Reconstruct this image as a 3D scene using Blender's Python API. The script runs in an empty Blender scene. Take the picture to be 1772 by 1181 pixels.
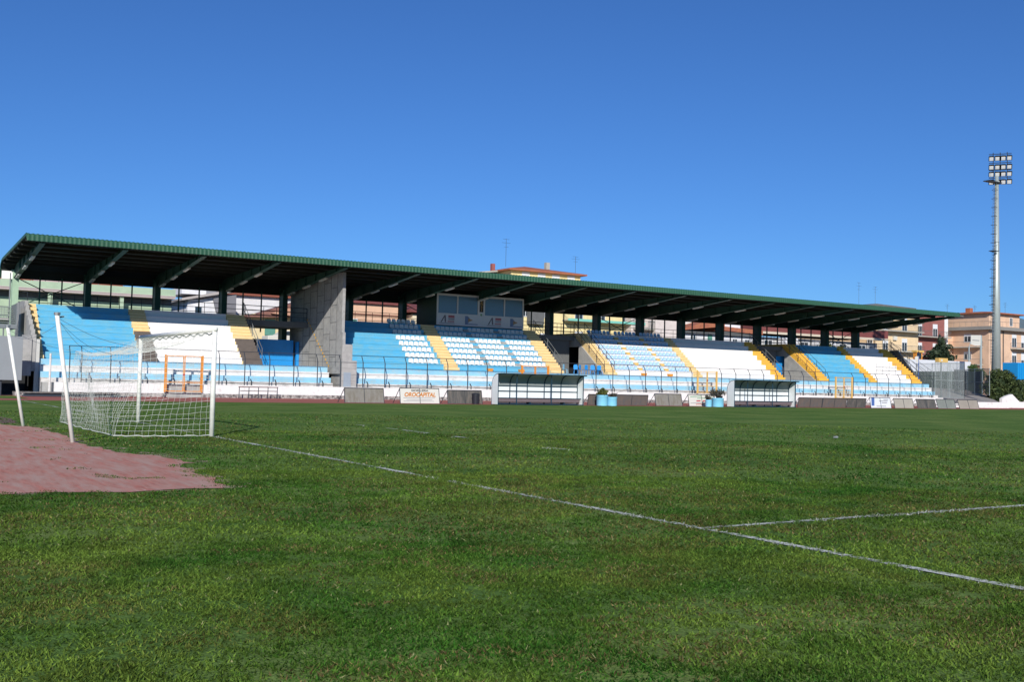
import bpy, math, random
import numpy as np
from mathutils import Vector, Matrix
random.seed(7); RS = np.random.RandomState(11)
SC = bpy.context.scene; COL = SC.collection
R = math.radians
# ------------------------------------------------------------------ camera
CAM = (-6.89862, -27.8215, 1.34636)
yaw, pit, rol, FPX = 1.01752, 0.0406587, 0.021794, 1827.98
f = Vector((math.cos(yaw)*math.cos(pit), math.sin(yaw)*math.cos(pit), math.sin(pit)))
r = Vector((math.sin(yaw), -math.cos(yaw), 0)); u = r.cross(f)
r2 = math.cos(rol)*r + math.sin(rol)*u; u2 = -math.sin(rol)*r + math.cos(rol)*u
cd = bpy.data.cameras.new('camera'); cam = bpy.data.objects.new('camera', cd); COL.objects.link(cam)
m3 = Matrix((r2, u2, -f)).transposed()
cam.matrix_world = Matrix.Translation(CAM) @ m3.to_4x4()
cd.sensor_width = 36; cd.lens = 36*FPX/1772; cd.clip_start = .1; cd.clip_end = 6000
SC.camera = cam
# ------------------------------------------------------------------ light
SUN = Vector((.58, 1.0, -.553)).normalized()
el = math.asin(-SUN.z); az = math.atan2(-SUN.x, -SUN.y)
W = bpy.data.worlds.new('World'); SC.world = W; W.use_nodes = True
nt = W.node_tree; bg = nt.nodes['Background']; sk = nt.nodes.new('ShaderNodeTexSky')
sk.sky_type = 'NISHITA'; sk.sun_disc = False; sk.sun_elevation = el; sk.sun_rotation = az
sk.altitude = 800; sk.air_density = 1.0; sk.dust_density = .35; sk.ozone_density = 2.6
tint = nt.nodes.new('ShaderNodeMix'); tint.data_type = 'RGBA'; tint.blend_type = 'MULTIPLY'; tint.inputs[0].default_value = 1
tint.inputs[7].default_value = (.385, .72, 1.22, 1)          # deep clear-day blue
nt.links.new(sk.outputs[0], tint.inputs[6]); nt.links.new(tint.outputs[2], bg.inputs[0]); bg.inputs[1].default_value = .085
sl = bpy.data.lights.new('sun', 'SUN'); so = bpy.data.objects.new('sun', sl); COL.objects.link(so)
sl.energy = 4.7; sl.angle = R(.53); sl.color = (1, .95, .87)
so.rotation_euler = SUN.to_track_quat('-Z', 'Y').to_euler(); so.location = (-60, -90, 60)
SC.view_settings.view_transform = 'Standard'; SC.view_settings.look = 'None'
SC.view_settings.exposure = 0.0; SC.view_settings.gamma = 1
SC.render.engine = 'CYCLES'
# ------------------------------------------------------------------ helpers
def tag(o, label=None, cat=None, group=None, kind=None):
    if label: o['label'] = label
    if cat: o['category'] = cat
    if group: o['group'] = group
    if kind: o['kind'] = kind
    return o
ORG = {}
def thing(name, loc, label, cat, group=None):
    o = bpy.data.objects.new(name, None); COL.objects.link(o); o.location = loc
    o.empty_display_size = .3; ORG[o.name] = Vector(loc)
    return tag(o, label, cat, group)
class MB:
    def __init__(s): s.v = []; s.f = []; s.m = []
    def add(s, vs, fs, m=0):
        n = len(s.v); s.v += [tuple(a) for a in vs]; s.f += [tuple(i+n for i in q) for q in fs]; s.m += [m]*len(fs); return s
    def box(s, x0, x1, y0, y1, z0, z1, m=0):
        return s.add([(x0,y0,z0),(x1,y0,z0),(x1,y1,z0),(x0,y1,z0),(x0,y0,z1),(x1,y0,z1),(x1,y1,z1),(x0,y1,z1)],
            [(0,3,2,1),(4,5,6,7),(0,1,5,4),(1,2,6,5),(2,3,7,6),(3,0,4,7)], m)
    def prism(s, prof, x0, x1, m=0, ax='x'):
        n = len(prof)
        if ax == 'x': a = [(x0,p,q) for p,q in prof]+[(x1,p,q) for p,q in prof]
        elif ax == 'y': a = [(p,x0,q) for p,q in prof]+[(p,x1,q) for p,q in prof]
        else: a = [(p,q,x0) for p,q in prof]+[(p,q,x1) for p,q in prof]
        return s.add(a, [tuple(range(n))[::-1], tuple(range(n,2*n))]+[(i,(i+1)%n,n+(i+1)%n,n+i) for i in range(n)], m)
    def quad(s, a, b, c, d, m=0): return s.add([a,b,c,d], [(0,1,2,3)], m)
    def tube(s, pts, rad, n=6, m=0, rad2=None):
        pts = [Vector(p) for p in pts]; k = len(pts); rings = []
        for i, p in enumerate(pts):
            t = (pts[min(i+1,k-1)]-pts[max(i-1,0)])
            if t.length < 1e-6: t = Vector((0,0,1))
            t.normalize()
            a = t.cross(Vector((0,0,1)) if abs(t.z) < .9 else Vector((1,0,0))).normalized(); b = t.cross(a)
            rr = rad if rad2 is None else rad+(rad2-rad)*i/(k-1)
            rings.append([p+a*math.cos(2*math.pi*j/n)*rr+b*math.sin(2*math.pi*j/n)*rr for j in range(n)])
        vs = [q for g in rings for q in g]
        fs = [(i*n+j, i*n+(j+1)%n, (i+1)*n+(j+1)%n, (i+1)*n+j) for i in range(k-1) for j in range(n)]
        fs += [tuple(range(n))[::-1], tuple((k-1)*n+j for j in range(n))]
        return s.add(vs, fs, m)
    def build(s, name, mats, parent=None, smooth=False, org=None, bevel=0):
        if not isinstance(mats, (list, tuple)): mats = [mats]
        o3 = Vector(org) if org else (ORG[parent.name] if parent else Vector((0,0,0)))
        me = bpy.data.meshes.new(name)
        me.from_pydata([(a[0]-o3.x, a[1]-o3.y, a[2]-o3.z) for a in s.v], [], s.f)
        for mt in mats: me.materials.append(mt)
        if len(mats) > 1: me.polygons.foreach_set('material_index', s.m)
        if smooth: me.polygons.foreach_set('use_smooth', [True]*len(me.polygons))
        me.update()
        o = bpy.data.objects.new(name, me); COL.objects.link(o); ORG[o.name] = o3
        if parent: o.parent = parent
        else: o.location = o3
        if bevel:
            b = o.modifiers.new('bevel', 'BEVEL'); b.width = bevel; b.segments = 2; b.limit_method = 'ANGLE'
        return o
def copy_tree(o, parent=None):
    c = o.copy(); COL.objects.link(c); ORG[c.name] = ORG.get(o.name, Vector((0,0,0)))
    c.parent = parent
    for ch in list(o.children): copy_tree(ch, c)
    return c
# ------------------------------------------------------------------ materials
def srgb(h):
    c = [int(h[i:i+2],16)/255 for i in (0,2,4)]
    return tuple(((x+.055)/1.055)**2.4 if x > .04045 else x/12.92 for x in c)
def N(nt, t, **k):
    n = nt.nodes.new(t)
    for a, b in k.items():
        if a in n.inputs.keys(): n.inputs[a].default_value = b
        else: setattr(n, a, b)
    return n
def mat(name, col, rough=.7, var=.12, scale=3.0, metal=0, bump=0, bscale=40, dirt=None, dscale=1.5, damt=.4, sx=(1,1,1), spec=.4):
    m = bpy.data.materials.new(name); m.use_nodes = True; nt = m.node_tree; L = nt.links
    bs = nt.nodes['Principled BSDF']; bs.inputs['Roughness'].default_value = rough; bs.inputs['Metallic'].default_value = metal
    bs.inputs['Specular IOR Level'].default_value = spec
    tc = N(nt, 'ShaderNodeTexCoord'); mp = N(nt, 'ShaderNodeMapping'); mp.inputs['Scale'].default_value = sx
    L.new(tc.outputs['Object'], mp.inputs[0])
    nz = N(nt, 'ShaderNodeTexNoise', Scale=scale, Detail=6.0, Roughness=.65); L.new(mp.outputs[0], nz.inputs[0])
    mr = N(nt, 'ShaderNodeMapRange'); mr.inputs[1].default_value = .25; mr.inputs[2].default_value = .75
    mr.inputs[3].default_value = 1-var; mr.inputs[4].default_value = 1+var*.6; L.new(nz.outputs[0], mr.inputs[0])
    mx = N(nt, 'ShaderNodeMix', data_type='RGBA', blend_type='MULTIPLY'); mx.inputs[0].default_value = 1
    mx.inputs[6].default_value = (*col, 1); L.new(mr.outputs[0], mx.inputs[7]); out = mx.outputs[2]
    if dirt:
        n2 = N(nt, 'ShaderNodeTexNoise', Scale=dscale, Detail=9.0, Roughness=.72); L.new(mp.outputs[0], n2.inputs[0])
        r2_ = N(nt, 'ShaderNodeMapRange'); r2_.inputs[1].default_value = 1-damt-.12; r2_.inputs[2].default_value = 1-damt+.1
        L.new(n2.outputs[0], r2_.inputs[0])
        m2 = N(nt, 'ShaderNodeMix', data_type='RGBA'); L.new(r2_.outputs[0], m2.inputs[0]); L.new(out, m2.inputs[6])
        m2.inputs[7].default_value = (*dirt, 1); out = m2.outputs[2]
    L.new(out, bs.inputs['Base Color'])
    if bump:
        nb = N(nt, 'ShaderNodeTexNoise', Scale=bscale, Detail=4.0); L.new(tc.outputs['Object'], nb.inputs[0])
        bp = N(nt, 'ShaderNodeBump', Strength=bump, Distance=.02); L.new(nb.outputs[0], bp.inputs['Height']); L.new(bp.outputs[0], bs.inputs['Normal'])
    return m
M = {}
M['blue'] = mat('blue_paint', (.085,.43,.70), .7, .16, 1.2, dirt=(.16,.42,.55), dscale=1.1, damt=.48, sx=(1,2,4))
M['lblue'] = mat('pale_blue_paint', (.27,.56,.74), .6, .14, 1.2, dirt=(.35,.5,.55), dscale=2.2, damt=.42)
M['white'] = mat('white_paint', (.84,.82,.80), .6, .05, 1.5, dirt=(.70,.68,.66), dscale=2.0, damt=.30, sx=(1,2,3))
M['band'] = mat('worn_white_paint', (.74,.71,.68), .7, .1, 1.5, dirt=(.45,.41,.38), dscale=2.2, damt=.36, sx=(1,2,3))
M['weath'] = mat('weathered_white', (.70,.67,.64), .8, .16, 2.5, dirt=(.22,.20,.19), dscale=3.2, damt=.40, sx=(.6,1,2.2), bump=.3)
M['stone'] = mat('rough_stone', (.52,.49,.46), .9, .3, 5, dirt=(.09,.08,.08), dscale=4.5, damt=.5, bump=.8, bscale=14)
M['wallw'] = mat('whitewashed_wall', (.80,.79,.77), .8, .09, 1.8, dirt=(.5,.48,.46), dscale=3.0, damt=.34, bump=.2)
M['yell'] = mat('yellow_paint', (.84,.47,.06), .65, .12, 2, dirt=(.62,.38,.10), dscale=3, damt=.36)
M['yelp'] = mat('faded_yellow_paint', (.82,.60,.28), .65, .1, 2, dirt=(.80,.62,.34), dscale=3, damt=.45)
M['oran'] = mat('orange_paint', (.72,.28,.04), .5, .1, 4)
M['gyel'] = mat('gate_yellow', (.70,.46,.14), .5, .12, 6)
M['brown'] = mat('bare_step_concrete', (.14,.115,.10), .9, .2, 3, bump=.2)
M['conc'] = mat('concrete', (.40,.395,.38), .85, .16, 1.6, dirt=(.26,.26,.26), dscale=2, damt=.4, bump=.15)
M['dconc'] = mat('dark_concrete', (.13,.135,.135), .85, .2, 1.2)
M['green'] = mat('green_steel', (.030,.102,.062), .5, .15, 2, spec=.3)
M['dgreen'] = mat('dark_green_steel', (.030,.088,.062), .55, .15, 2, spec=.3)
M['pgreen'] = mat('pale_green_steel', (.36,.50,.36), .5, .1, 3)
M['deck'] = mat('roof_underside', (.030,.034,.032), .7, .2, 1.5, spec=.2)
M['steel'] = mat('grey_steel', (.22,.24,.25), .5, .15, 8, metal=.3)
M['dsteel'] = mat('dark_steel', (.045,.055,.07), .5, .15, 8, metal=.2)
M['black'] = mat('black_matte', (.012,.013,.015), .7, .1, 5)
M['galv'] = mat('galvanised_steel', (.42,.48,.47), .45, .1, 2, metal=.35)
M['fix'] = mat('lamp_housing_white', (.62,.62,.56), .5, .05, 5)
M['navy'] = mat('navy_frame', (.015,.045,.075), .45, .1, 5)
M['poly'] = mat('white_polycarbonate', (.78,.82,.83), .35, .04, 1.2)
M['hood'] = mat('grey_hood', (.27,.30,.30), .5, .08, 2)
M['bench'] = mat('bench_brown', (.16,.12,.13), .7, .1, 5)
M['seatw'] = mat('white_seat_plastic', (.80,.80,.78), .35, .05, 4)
M['seatb'] = mat('pale_blue_seat_plastic', (.42,.62,.84), .35, .06, 4)
M['chair'] = mat('bright_blue_plastic', (.02,.28,.70), .4, .1, 3)
M['chairl'] = mat('light_blue_plastic', (.25,.55,.75), .4, .1, 3)
M['tub'] = mat('sky_blue_tub', (.25,.63,.86), .5, .06, 3)
M['soil'] = mat('potting_soil', (.03,.022,.016), .95, .3, 10)
M['bin'] = mat('dark_bin', (.02,.022,.03), .5, .1, 4)
M['board'] = mat('faded_grey_board', (.235,.225,.20), .8, .12, 1.2, dirt=(.17,.155,.12), dscale=2, damt=.45, sx=(2,1,1))
M['boardd'] = mat('dark_board', (.085,.085,.08), .8, .25, 2, dirt=(.16,.14,.12), dscale=2.5, damt=.42, sx=(3,1,.6))
M['boardr'] = mat('brown_board', (.135,.11,.095), .8, .2, 1.5, dirt=(.10,.10,.10), dscale=2, damt=.45, sx=(2,1,1))
M['boardw'] = mat('white_board', (.64,.63,.57), .6, .05, 2)
M['boardb'] = mat('pale_bluish_board', (.68,.72,.76), .6, .05, 2)
M['ink'] = mat('black_ink', (.035,.035,.04), .6, .05, 4)
M['goldink'] = mat('orange_ink', (.55,.20,.03), .6, .1, 4)
M['redink'] = mat('red_ink', (.45,.06,.07), .6, .05, 4)
M['greenink'] = mat('green_ink', (.16,.36,.22), .6, .05, 4)
M['blueink'] = mat('blue_ink', (.07,.14,.36), .6, .05, 4)
M['greyink'] = mat('grey_ink', (.32,.33,.34), .6, .05, 4)
M['post'] = mat('goal_white_paint', (.82,.82,.76), .4, .05, 6, dirt=(.55,.55,.48), dscale=5, damt=.36)
M['net'] = mat('net_cord', (.60,.62,.57), .8, .1, 8)
M['rope'] = mat('grey_rope', (.24,.27,.30), .8, .1, 8)
M['asph'] = mat('pale_pavement', (.34,.31,.285), .9, .15, .8, dirt=(.28,.26,.24), dscale=.9, damt=.45)
M['tarp'] = mat('blue_tarp', (.01,.27,.62), .5, .08, 1)
M['bark'] = mat('bark', (.075,.055,.04), .9, .2, 8, bump=.4)
def leafmat(name, c1, c2):
    m = bpy.data.materials.new(name); m.use_nodes = True; nt = m.node_tree; L = nt.links
    bs = nt.nodes['Principled BSDF']; bs.inputs['Roughness'].default_value = .6; bs.inputs['Specular IOR Level'].default_value = .25
    tc = N(nt, 'ShaderNodeTexCoord'); nz = N(nt, 'ShaderNodeTexNoise', Scale=1.6, Detail=5.0); L.new(tc.outputs['Object'], nz.inputs[0])
    cr = N(nt, 'ShaderNodeValToRGB'); cr.color_ramp.elements[0].position = .38; cr.color_ramp.elements[1].position = .62
    cr.color_ramp.elements[0].color = (*c1,1); cr.color_ramp.elements[1].color = (*c2,1)
    L.new(nz.outputs[0], cr.inputs[0]); L.new(cr.outputs[0], bs.inputs['Base Color'])
    return m
M['leafc'] = leafmat('conifer_needles', (.018,.034,.020), (.05,.072,.034))
M['leafb'] = leafmat('bush_leaves', (.022,.042,.016), (.075,.10,.03))
M['leafg'] = leafmat('hedge_leaves', (.03,.07,.02), (.09,.14,.04))
M['leafp'] = leafmat('planter_leaves', (.06,.08,.02), (.14,.15,.04))
M['leafd'] = leafmat('dry_leaves', (.05,.05,.045), (.09,.085,.06))
def glassm(name, col, rough=.12):
    m = bpy.data.materials.new(name); m.use_nodes = True; b = m.node_tree.nodes['Principled BSDF']
    b.inputs['Base Color'].default_value = (*col,1); b.inputs['Roughness'].default_value = rough; b.inputs['Specular IOR Level'].default_value = .8
    return m
M['glass'] = glassm('window_glass', (.02,.03,.04))
M['pglass'] = glassm('press_box_glass', (.10,.20,.29), .2)
M['lens'] = glassm('floodlight_glass', (.85,.86,.86), .3)
# ------------------------------------------------------------------ ground
def grassmat():
    m = bpy.data.materials.new('grass_sheet'); m.use_nodes = True; nt = m.node_tree; L = nt.links
    bs = nt.nodes['Principled BSDF']; bs.inputs['Roughness'].default_value = .95; bs.inputs['Specular IOR Level'].default_value = .02
    tc = N(nt, 'ShaderNodeTexCoord')
    def noise(s, d=6.0, sx=None):
        n = N(nt, 'ShaderNodeTexNoise', Scale=s, Detail=d, Roughness=.6)
        if sx:
            mp = N(nt, 'ShaderNodeMapping'); mp.inputs['Scale'].default_value = sx; mp.inputs['Rotation'].default_value = (0,0,.55)
            L.new(tc.outputs['Object'], mp.inputs[0]); L.new(mp.outputs[0], n.inputs[0])
        else: L.new(tc.outputs['Object'], n.inputs[0])
        return n
    a = noise(.35, 7.0); b = noise(6.0, 8.0); c = noise(38.0, 3.0)
    cr = N(nt, 'ShaderNodeValToRGB'); e = cr.color_ramp.elements
    e[0].position = .30; e[0].color = (.070,.148,.032,1); e[1].position = .70; e[1].color = (.178,.240,.068,1)
    k = e.new(.5); k.color = (.118,.196,.048,1)
    L.new(a.outputs[0], cr.inputs[0])
    def mul(out, n, lo, hi, p0=.3, p1=.7):
        mr = N(nt, 'ShaderNodeMapRange'); mr.inputs[1].default_value = p0; mr.inputs[2].default_value = p1
        mr.inputs[3].default_value = lo; mr.inputs[4].default_value = hi; L.new(n.outputs[0], mr.inputs[0])
        mx = N(nt, 'ShaderNodeMix', data_type='RGBA', blend_type='MULTIPLY'); mx.inputs[0].default_value = 1
        L.new(out, mx.inputs[6]); L.new(mr.outputs[0], mx.inputs[7]); return mx.outputs[2]
    o = mul(cr.outputs[0], b, .72, 1.25); o = mul(o, c, .6, 1.35)
    d = noise(1.1, 8.0, (1,1,1)); mr = N(nt, 'ShaderNodeMapRange'); mr.inputs[1].default_value = .60; mr.inputs[2].default_value = .74; mr.inputs[4].default_value = .55
    L.new(d.outputs[0], mr.inputs[0]); mx = N(nt, 'ShaderNodeMix', data_type='RGBA'); L.new(mr.outputs[0], mx.inputs[0]); L.new(o, mx.inputs[6])
    mx.inputs[7].default_value = (.21,.18,.085,1); L.new(mx.outputs[2], bs.inputs['Base Color'])
    bp = N(nt, 'ShaderNodeBump', Strength=.55, Distance=.03); L.new(c.outputs[0], bp.inputs['Height']); L.new(bp.outputs[0], bs.inputs['Normal'])
    return m
M['grass'] = grassmat()
def sheet(name, pts, z, m, kind='structure', label=None, cat=None):
    o = MB().add([(x,y,z) for x,y in pts], [tuple(range(len(pts)))]).build(name, m); return tag(o, label, cat, None, kind)
MB().add([(-3000,-3000,-.02),(3000,-3000,-.02),(3000,3000,-.02),(-3000,3000,-.02)], [(0,1,2,3)]).build('ground', mat('dry_ground', (.16,.14,.10), .95, .25, .3)) ['kind'] = 'structure'
sheet('pitch', [(-60,-75),(115,-75),(115,29.7),(-60,29.7)], 0, M['grass'])
M['track'] = mat('running_track', (.40,.125,.105), .9, .12, 1.0, dirt=(.34,.19,.15), dscale=.8, damt=.42, sx=(.3,1,1), spec=.08)
sheet('running_track', [(-70,29.7),(140,29.7),(140,42.0),(-70,42.0)], .004, M['track'])
sheet('grass_verge', [(-60,33.5),(.9,33.5),(.9,40.2),(-60,40.2)], .012, M['grass'])
def patchmat():
    m = mat('worn_red_surface', (.53,.215,.165), .95, .34, 4.0, dirt=(.50,.33,.27), dscale=1.6, damt=.5, sx=(3.4,.5,1), bump=.5, bscale=45, spec=.05)
    nt = m.node_tree; L = nt.links; bs = nt.nodes['Principled BSDF']; src = bs.inputs['Base Color'].links[0].from_socket
    tc = N(nt, 'ShaderNodeTexCoord'); mp = N(nt, 'ShaderNodeMapping'); mp.inputs['Scale'].default_value = (4,.35,1); L.new(tc.outputs['Object'], mp.inputs[0])
    n = N(nt, 'ShaderNodeTexNoise', Scale=1.4, Detail=9.0, Roughness=.75); L.new(mp.outputs[0], n.inputs[0])
    r_ = N(nt, 'ShaderNodeMapRange'); r_.inputs[1].default_value = .62; r_.inputs[2].default_value = .72; L.new(n.outputs[0], r_.inputs[0])
    x = N(nt, 'ShaderNodeMix', data_type='RGBA'); L.new(r_.outputs[0], x.inputs[0]); L.new(src, x.inputs[6]); x.inputs[7].default_value = (.66,.50,.42,1)
    L.new(x.outputs[2], bs.inputs['Base Color']); return m
PATCH = [(-28,-13.9),(-14,-14.6),(-8,-14.85),(-5.5,-14.93),(-4.9,-14.9),(-4.2,-15.08),(-3.6,-14.95),(-3.08,-15.02),(-2.98,-14.7),(-2.86,-13.6),(-2.74,-12.5),(-2.84,-11.95),(-2.6,-11.25),(-2.35,-11.2),(-2.52,-10.4),(-2.45,-9.6),(-2.85,-8.9),(-3.05,-8.2),(-3.02,-7.4),(-3.15,-6.6),(-3.1,-5.9),(-3.25,-5.0),(-2.95,-3.5),(-2.93,-2.2),(-3.1,-1.0),(-2.97,.3),(-3.24,1.3),(-3.75,2.6),(-5.5,3.4),(-28,6)]
def jag(poly, amp=.09, step=.25):
    out = []
    for i, (x, y) in enumerate(poly):
        x2, y2 = poly[(i+1) % len(poly)]; d = math.hypot(x2-x, y2-y); n = max(1, int(d/step)) if max(abs(x),abs(x2)) < 9 else 1
        for k in range(n):
            t = k/n; out.append((x+(x2-x)*t+random.uniform(-amp,amp), y+(y2-y)*t+random.uniform(-amp,amp)))
    return out
PJ = jag(PATCH)
sheet('worn_red_apron', PJ, .008, patchmat())
def sandm():
    m = mat('sandy_edge', (.40,.31,.20), .95, .25, 6); nt = m.node_tree; bs = nt.nodes['Principled BSDF']
    tc = N(nt, 'ShaderNodeTexCoord'); n = N(nt, 'ShaderNodeTexNoise', Scale=2.2, Detail=8.0, Roughness=.7); nt.links.new(tc.outputs['Object'], n.inputs[0])
    r_ = N(nt, 'ShaderNodeMapRange'); r_.inputs[1].default_value = .50; r_.inputs[2].default_value = .58; nt.links.new(n.outputs[0], r_.inputs[0]); nt.links.new(r_.outputs[0], bs.inputs['Alpha']); return m
CXp, CYp = -9, -6
sheet('sandy_patch_edge', jag([(x+(.30 if x > -7 else 0), y+(.28 if y > -13 else -.08)) for x, y in PATCH], .14), .004, sandm())
sheet('bare_earth', jag([(-9,7.9),(-3.2,7.9),(-3.0,5.7),(-3.2,3.4),(-3.9,2.9),(-9,4.2)]), .006, mat('bare_earth', (.16,.10,.075), .95, .25, 3))
# markings : ragged chalk lines
def chalk():
    m = bpy.data.materials.new('chalk_line'); m.use_nodes = True; nt = m.node_tree; L = nt.links
    bs = nt.nodes['Principled BSDF']; bs.inputs['Base Color'].default_value = (.62,.64,.58,1); bs.inputs['Roughness'].default_value = .95
    tc = N(nt, 'ShaderNodeTexCoord'); n = N(nt, 'ShaderNodeTexNoise', Scale=14.0, Detail=6.0, Roughness=.7); L.new(tc.outputs['Object'], n.inputs[0])
    n2 = N(nt, 'ShaderNodeTexNoise', Scale=.5, Detail=2.0); L.new(tc.outputs['Object'], n2.inputs[0])
    ad = N(nt, 'ShaderNodeMath', operation='ADD'); L.new(n.outputs[0], ad.inputs[0]); L.new(n2.outputs[0], ad.inputs[1])
    mr = N(nt, 'ShaderNodeMapRange'); mr.inputs[1].default_value = .93; mr.inputs[2].default_value = 1.14; L.new(ad.outputs[0], mr.inputs[0])
    L.new(mr.outputs[0], bs.inputs['Alpha']); return m
M['chalk'] = chalk()
LINES = []
def line(a, b, w=.10):
    a = Vector((*a,0)); b = Vector((*b,0)); d = (b-a).normalized(); n = Vector((-d.y,d.x,0))*w/2; z = Vector((0,0,.012 if (b-a).length > 3 else .03))
    LINES.append((a, b, w)); MK.quad(a+n+z, b+n+z, b-n+z, a-n+z)
MK = MB()
line((0,-60),(0,-3.8)); line((0,-3.6),(0,3.6),.07); line((0,3.8),(0,28.5)); line((0.06,-20.16),(5.9,-20.16),.10)
line((5.5,-9.95),(5.5,-9.2),.16); line((5.6,-5.7),(5.6,-5.0),.13); line((5.7,-3.4),(5.8,-1.7),.10); line((5.8,-1.4),(5.8,-.6),.04); line((5.85,.9),(5.85,1.5),.12)
line((44,4.4),(44.4,4.6),.2); line((20.5,-13.9),(21.5,-14.1),.06)
for k in range(8):
    a0 = R(-53+(k)*3); a1 = R(-53+(k+1)*3)
    if k < 3: line((11+9.15*math.cos(a0), 9.15*math.sin(a0)), (11+9.15*math.cos(a1), 9.15*math.sin(a1)), .13)
tag(MK.build('pitch_markings', M['chalk']), None, None, None, 'structure')
# ------------------------------------------------------------------ grass blades (real geometry, foreground)
def inpoly(px, py, poly):
    c = np.zeros(px.shape, bool); n = len(poly); j = n-1
    for i in range(n):
        xi, yi = poly[i]; xj, yj = poly[j]
        t = ((yi > py) != (yj > py)) & (px < (xj-xi)*(py-yi)/((yj-yi) if yj != yi else 1e-9)+xi)
        c ^= t; j = i
    return c
def vnoise(x, y, s, seed):
    rs = np.random.RandomState(seed); g = rs.rand(256,256); x = x*s; y = y*s
    xi = np.floor(x).astype(int); yi = np.floor(y).astype(int); fx = x-xi; fy = y-yi; fx = fx*fx*(3-2*fx); fy = fy*fy*(3-2*fy)
    G = lambda a, b: g[a % 256, b % 256]
    return (G(xi,yi)*(1-fx)+G(xi+1,yi)*fx)*(1-fy)+(G(xi,yi+1)*(1-fx)+G(xi+1,yi+1)*fx)*fy
def blades(bands):
    P = []
    for (d0, d1, dens, h, w, half) in bands:
        n = int(half*(d1*d1-d0*d0)*dens)
        d = np.sqrt(RS.rand(n)*(d1*d1-d0*d0)+d0*d0); a = yaw+(RS.rand(n)*2-1)*half
        x = CAM[0]+d*np.cos(a); y = CAM[1]+d*np.sin(a)
        P.append(np.stack([x, y, np.full(n,h), np.full(n,w)], 1))
    P = np.concatenate(P); x, y = P[:,0], P[:,1]
    cl = vnoise(x, y, 14, 1)*.45+vnoise(x, y, 5, 21)*.25+vnoise(x, y, 1.7, 2)*.3
    jx = x+(vnoise(x,y,4,5)-.5)*.5+RS.normal(0,.05,len(x)); jy = y+(vnoise(x,y,4,6)-.5)*.5+RS.normal(0,.06,len(x))
    keep = (RS.rand(len(x)) < -.25+1.9*cl) & (~inpoly(jx, jy, PATCH) | (vnoise(x,y,1.7,9)*.8+vnoise(x,y,6,10)*.2 > .80)) & (y < 29.6)
    P = P[keep]; x, y = P[:,0], P[:,1]; n = len(x); cl = cl[keep]
    h = P[:,2]*(.45+.9*RS.rand(n))*(.6+.75*cl); w = P[:,3]*(.6+.8*RS.rand(n))
    th = RS.rand(n)*2*np.pi; lean = .3+2.0*RS.rand(n)**1.5; la = RS.rand(n)*2*np.pi
    V = np.zeros((n,3,3), np.float32)
    V[:,0,0] = x-np.cos(th)*w/2; V[:,0,1] = y-np.sin(th)*w/2
    V[:,1,0] = x+np.cos(th)*w/2; V[:,1,1] = y+np.sin(th)*w/2
    V[:,2,0] = x+np.cos(la)*h*lean; V[:,2,1] = y+np.sin(la)*h*lean; V[:,2,2] = h
    # colours: green / olive / straw patches, chalked where the lines run
    t = vnoise(x, y, .45, 3)*.5+vnoise(x, y, 1.6, 4)*.5+(RS.rand(n)-.5)*.30; t = np.clip((t-.22)/.56, 0, 1)[:,None]
    c = np.array([.034,.116,.015])*(1-t)+np.array([.148,.222,.036])*t
    bz = np.clip((vnoise(x,y,.55,41)*.6+vnoise(x,y,2.1,42)*.4-.56)/.12,0,1)[:,None]*.6*(RS.rand(n) < .55)[:,None]; c = c*(1-bz)+np.array([.150,.112,.042])*bz
    dry = (vnoise(x, y, .8, 7)*.6+vnoise(x, y, 3.1, 8)*.4 > .60) & (RS.rand(n) < .24)
    c[dry] = np.array([.20,.155,.065])*(.5+.8*RS.rand(dry.sum()))[:,None]
    c *= (.38+1.25*RS.rand(n)**1.4)[:,None]*(.62+.76*vnoise(x,y,3.3,31)*.5+.38*vnoise(x,y,.9,32))[:,None]
    br = RS.rand(n) < .008; c[br] = np.array([.34,.34,.16])
    for a, b, lw in LINES:
        dx, dy = b.x-a.x, b.y-a.y; L2 = dx*dx+dy*dy; s = np.clip(((x-a.x)*dx+(y-a.y)*dy)/L2, 0, 1)
        dist = np.hypot(x-(a.x+s*dx), y-(a.y+s*dy))
        pr = (.0+1.15*vnoise(x, y, .9, 12))*(.45+.75*vnoise(x, y, 6, 13))
        on = (dist < lw*(.45+.35*RS.rand(n))) & (RS.rand(n) < pr)
        c[on] = np.array([.56,.58,.52])*(.6+.4*RS.rand(on.sum()))[:,None]
    me = bpy.data.meshes.new('grass_blades'); me.vertices.add(n*3); me.vertices.foreach_set('co', V.ravel())
    me.loops.add(n*3); me.loops.foreach_set('vertex_index', np.arange(n*3, dtype=np.int32))
    me.polygons.add(n); me.polygons.foreach_set('loop_start', np.arange(0, n*3, 3, dtype=np.int32))
    at = me.attributes.new('tint', 'FLOAT_COLOR', 'FACE'); C4 = np.ones((n,4), np.float32); C4[:,:3] = c; at.data.foreach_set('color', C4.ravel())
    me.update(calc_edges=True)
    m = bpy.data.materials.new('grass_blade'); m.use_nodes = True; nt = m.node_tree
    bs = nt.nodes['Principled BSDF']; bs.inputs['Roughness'].default_value = .75; bs.inputs['Specular IOR Level'].default_value = .04
    an = N(nt, 'ShaderNodeAttribute', attribute_name='tint'); nt.links.new(an.outputs[0], bs.inputs['Base Color'])
    tr = N(nt, 'ShaderNodeBsdfTranslucent'); nt.links.new(an.outputs[0], tr.inputs[0]); mx = N(nt, 'ShaderNodeMixShader'); mx.inputs[0].default_value = .3
    nt.links.new(bs.outputs[0], mx.inputs[1]); nt.links.new(tr.outputs[0], mx.inputs[2]); nt.links.new(mx.outputs[0], nt.nodes['Material Output'].inputs[0])
    me.materials.append(m); o = bpy.data.objects.new('grass', me); COL.objects.link(o)
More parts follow.
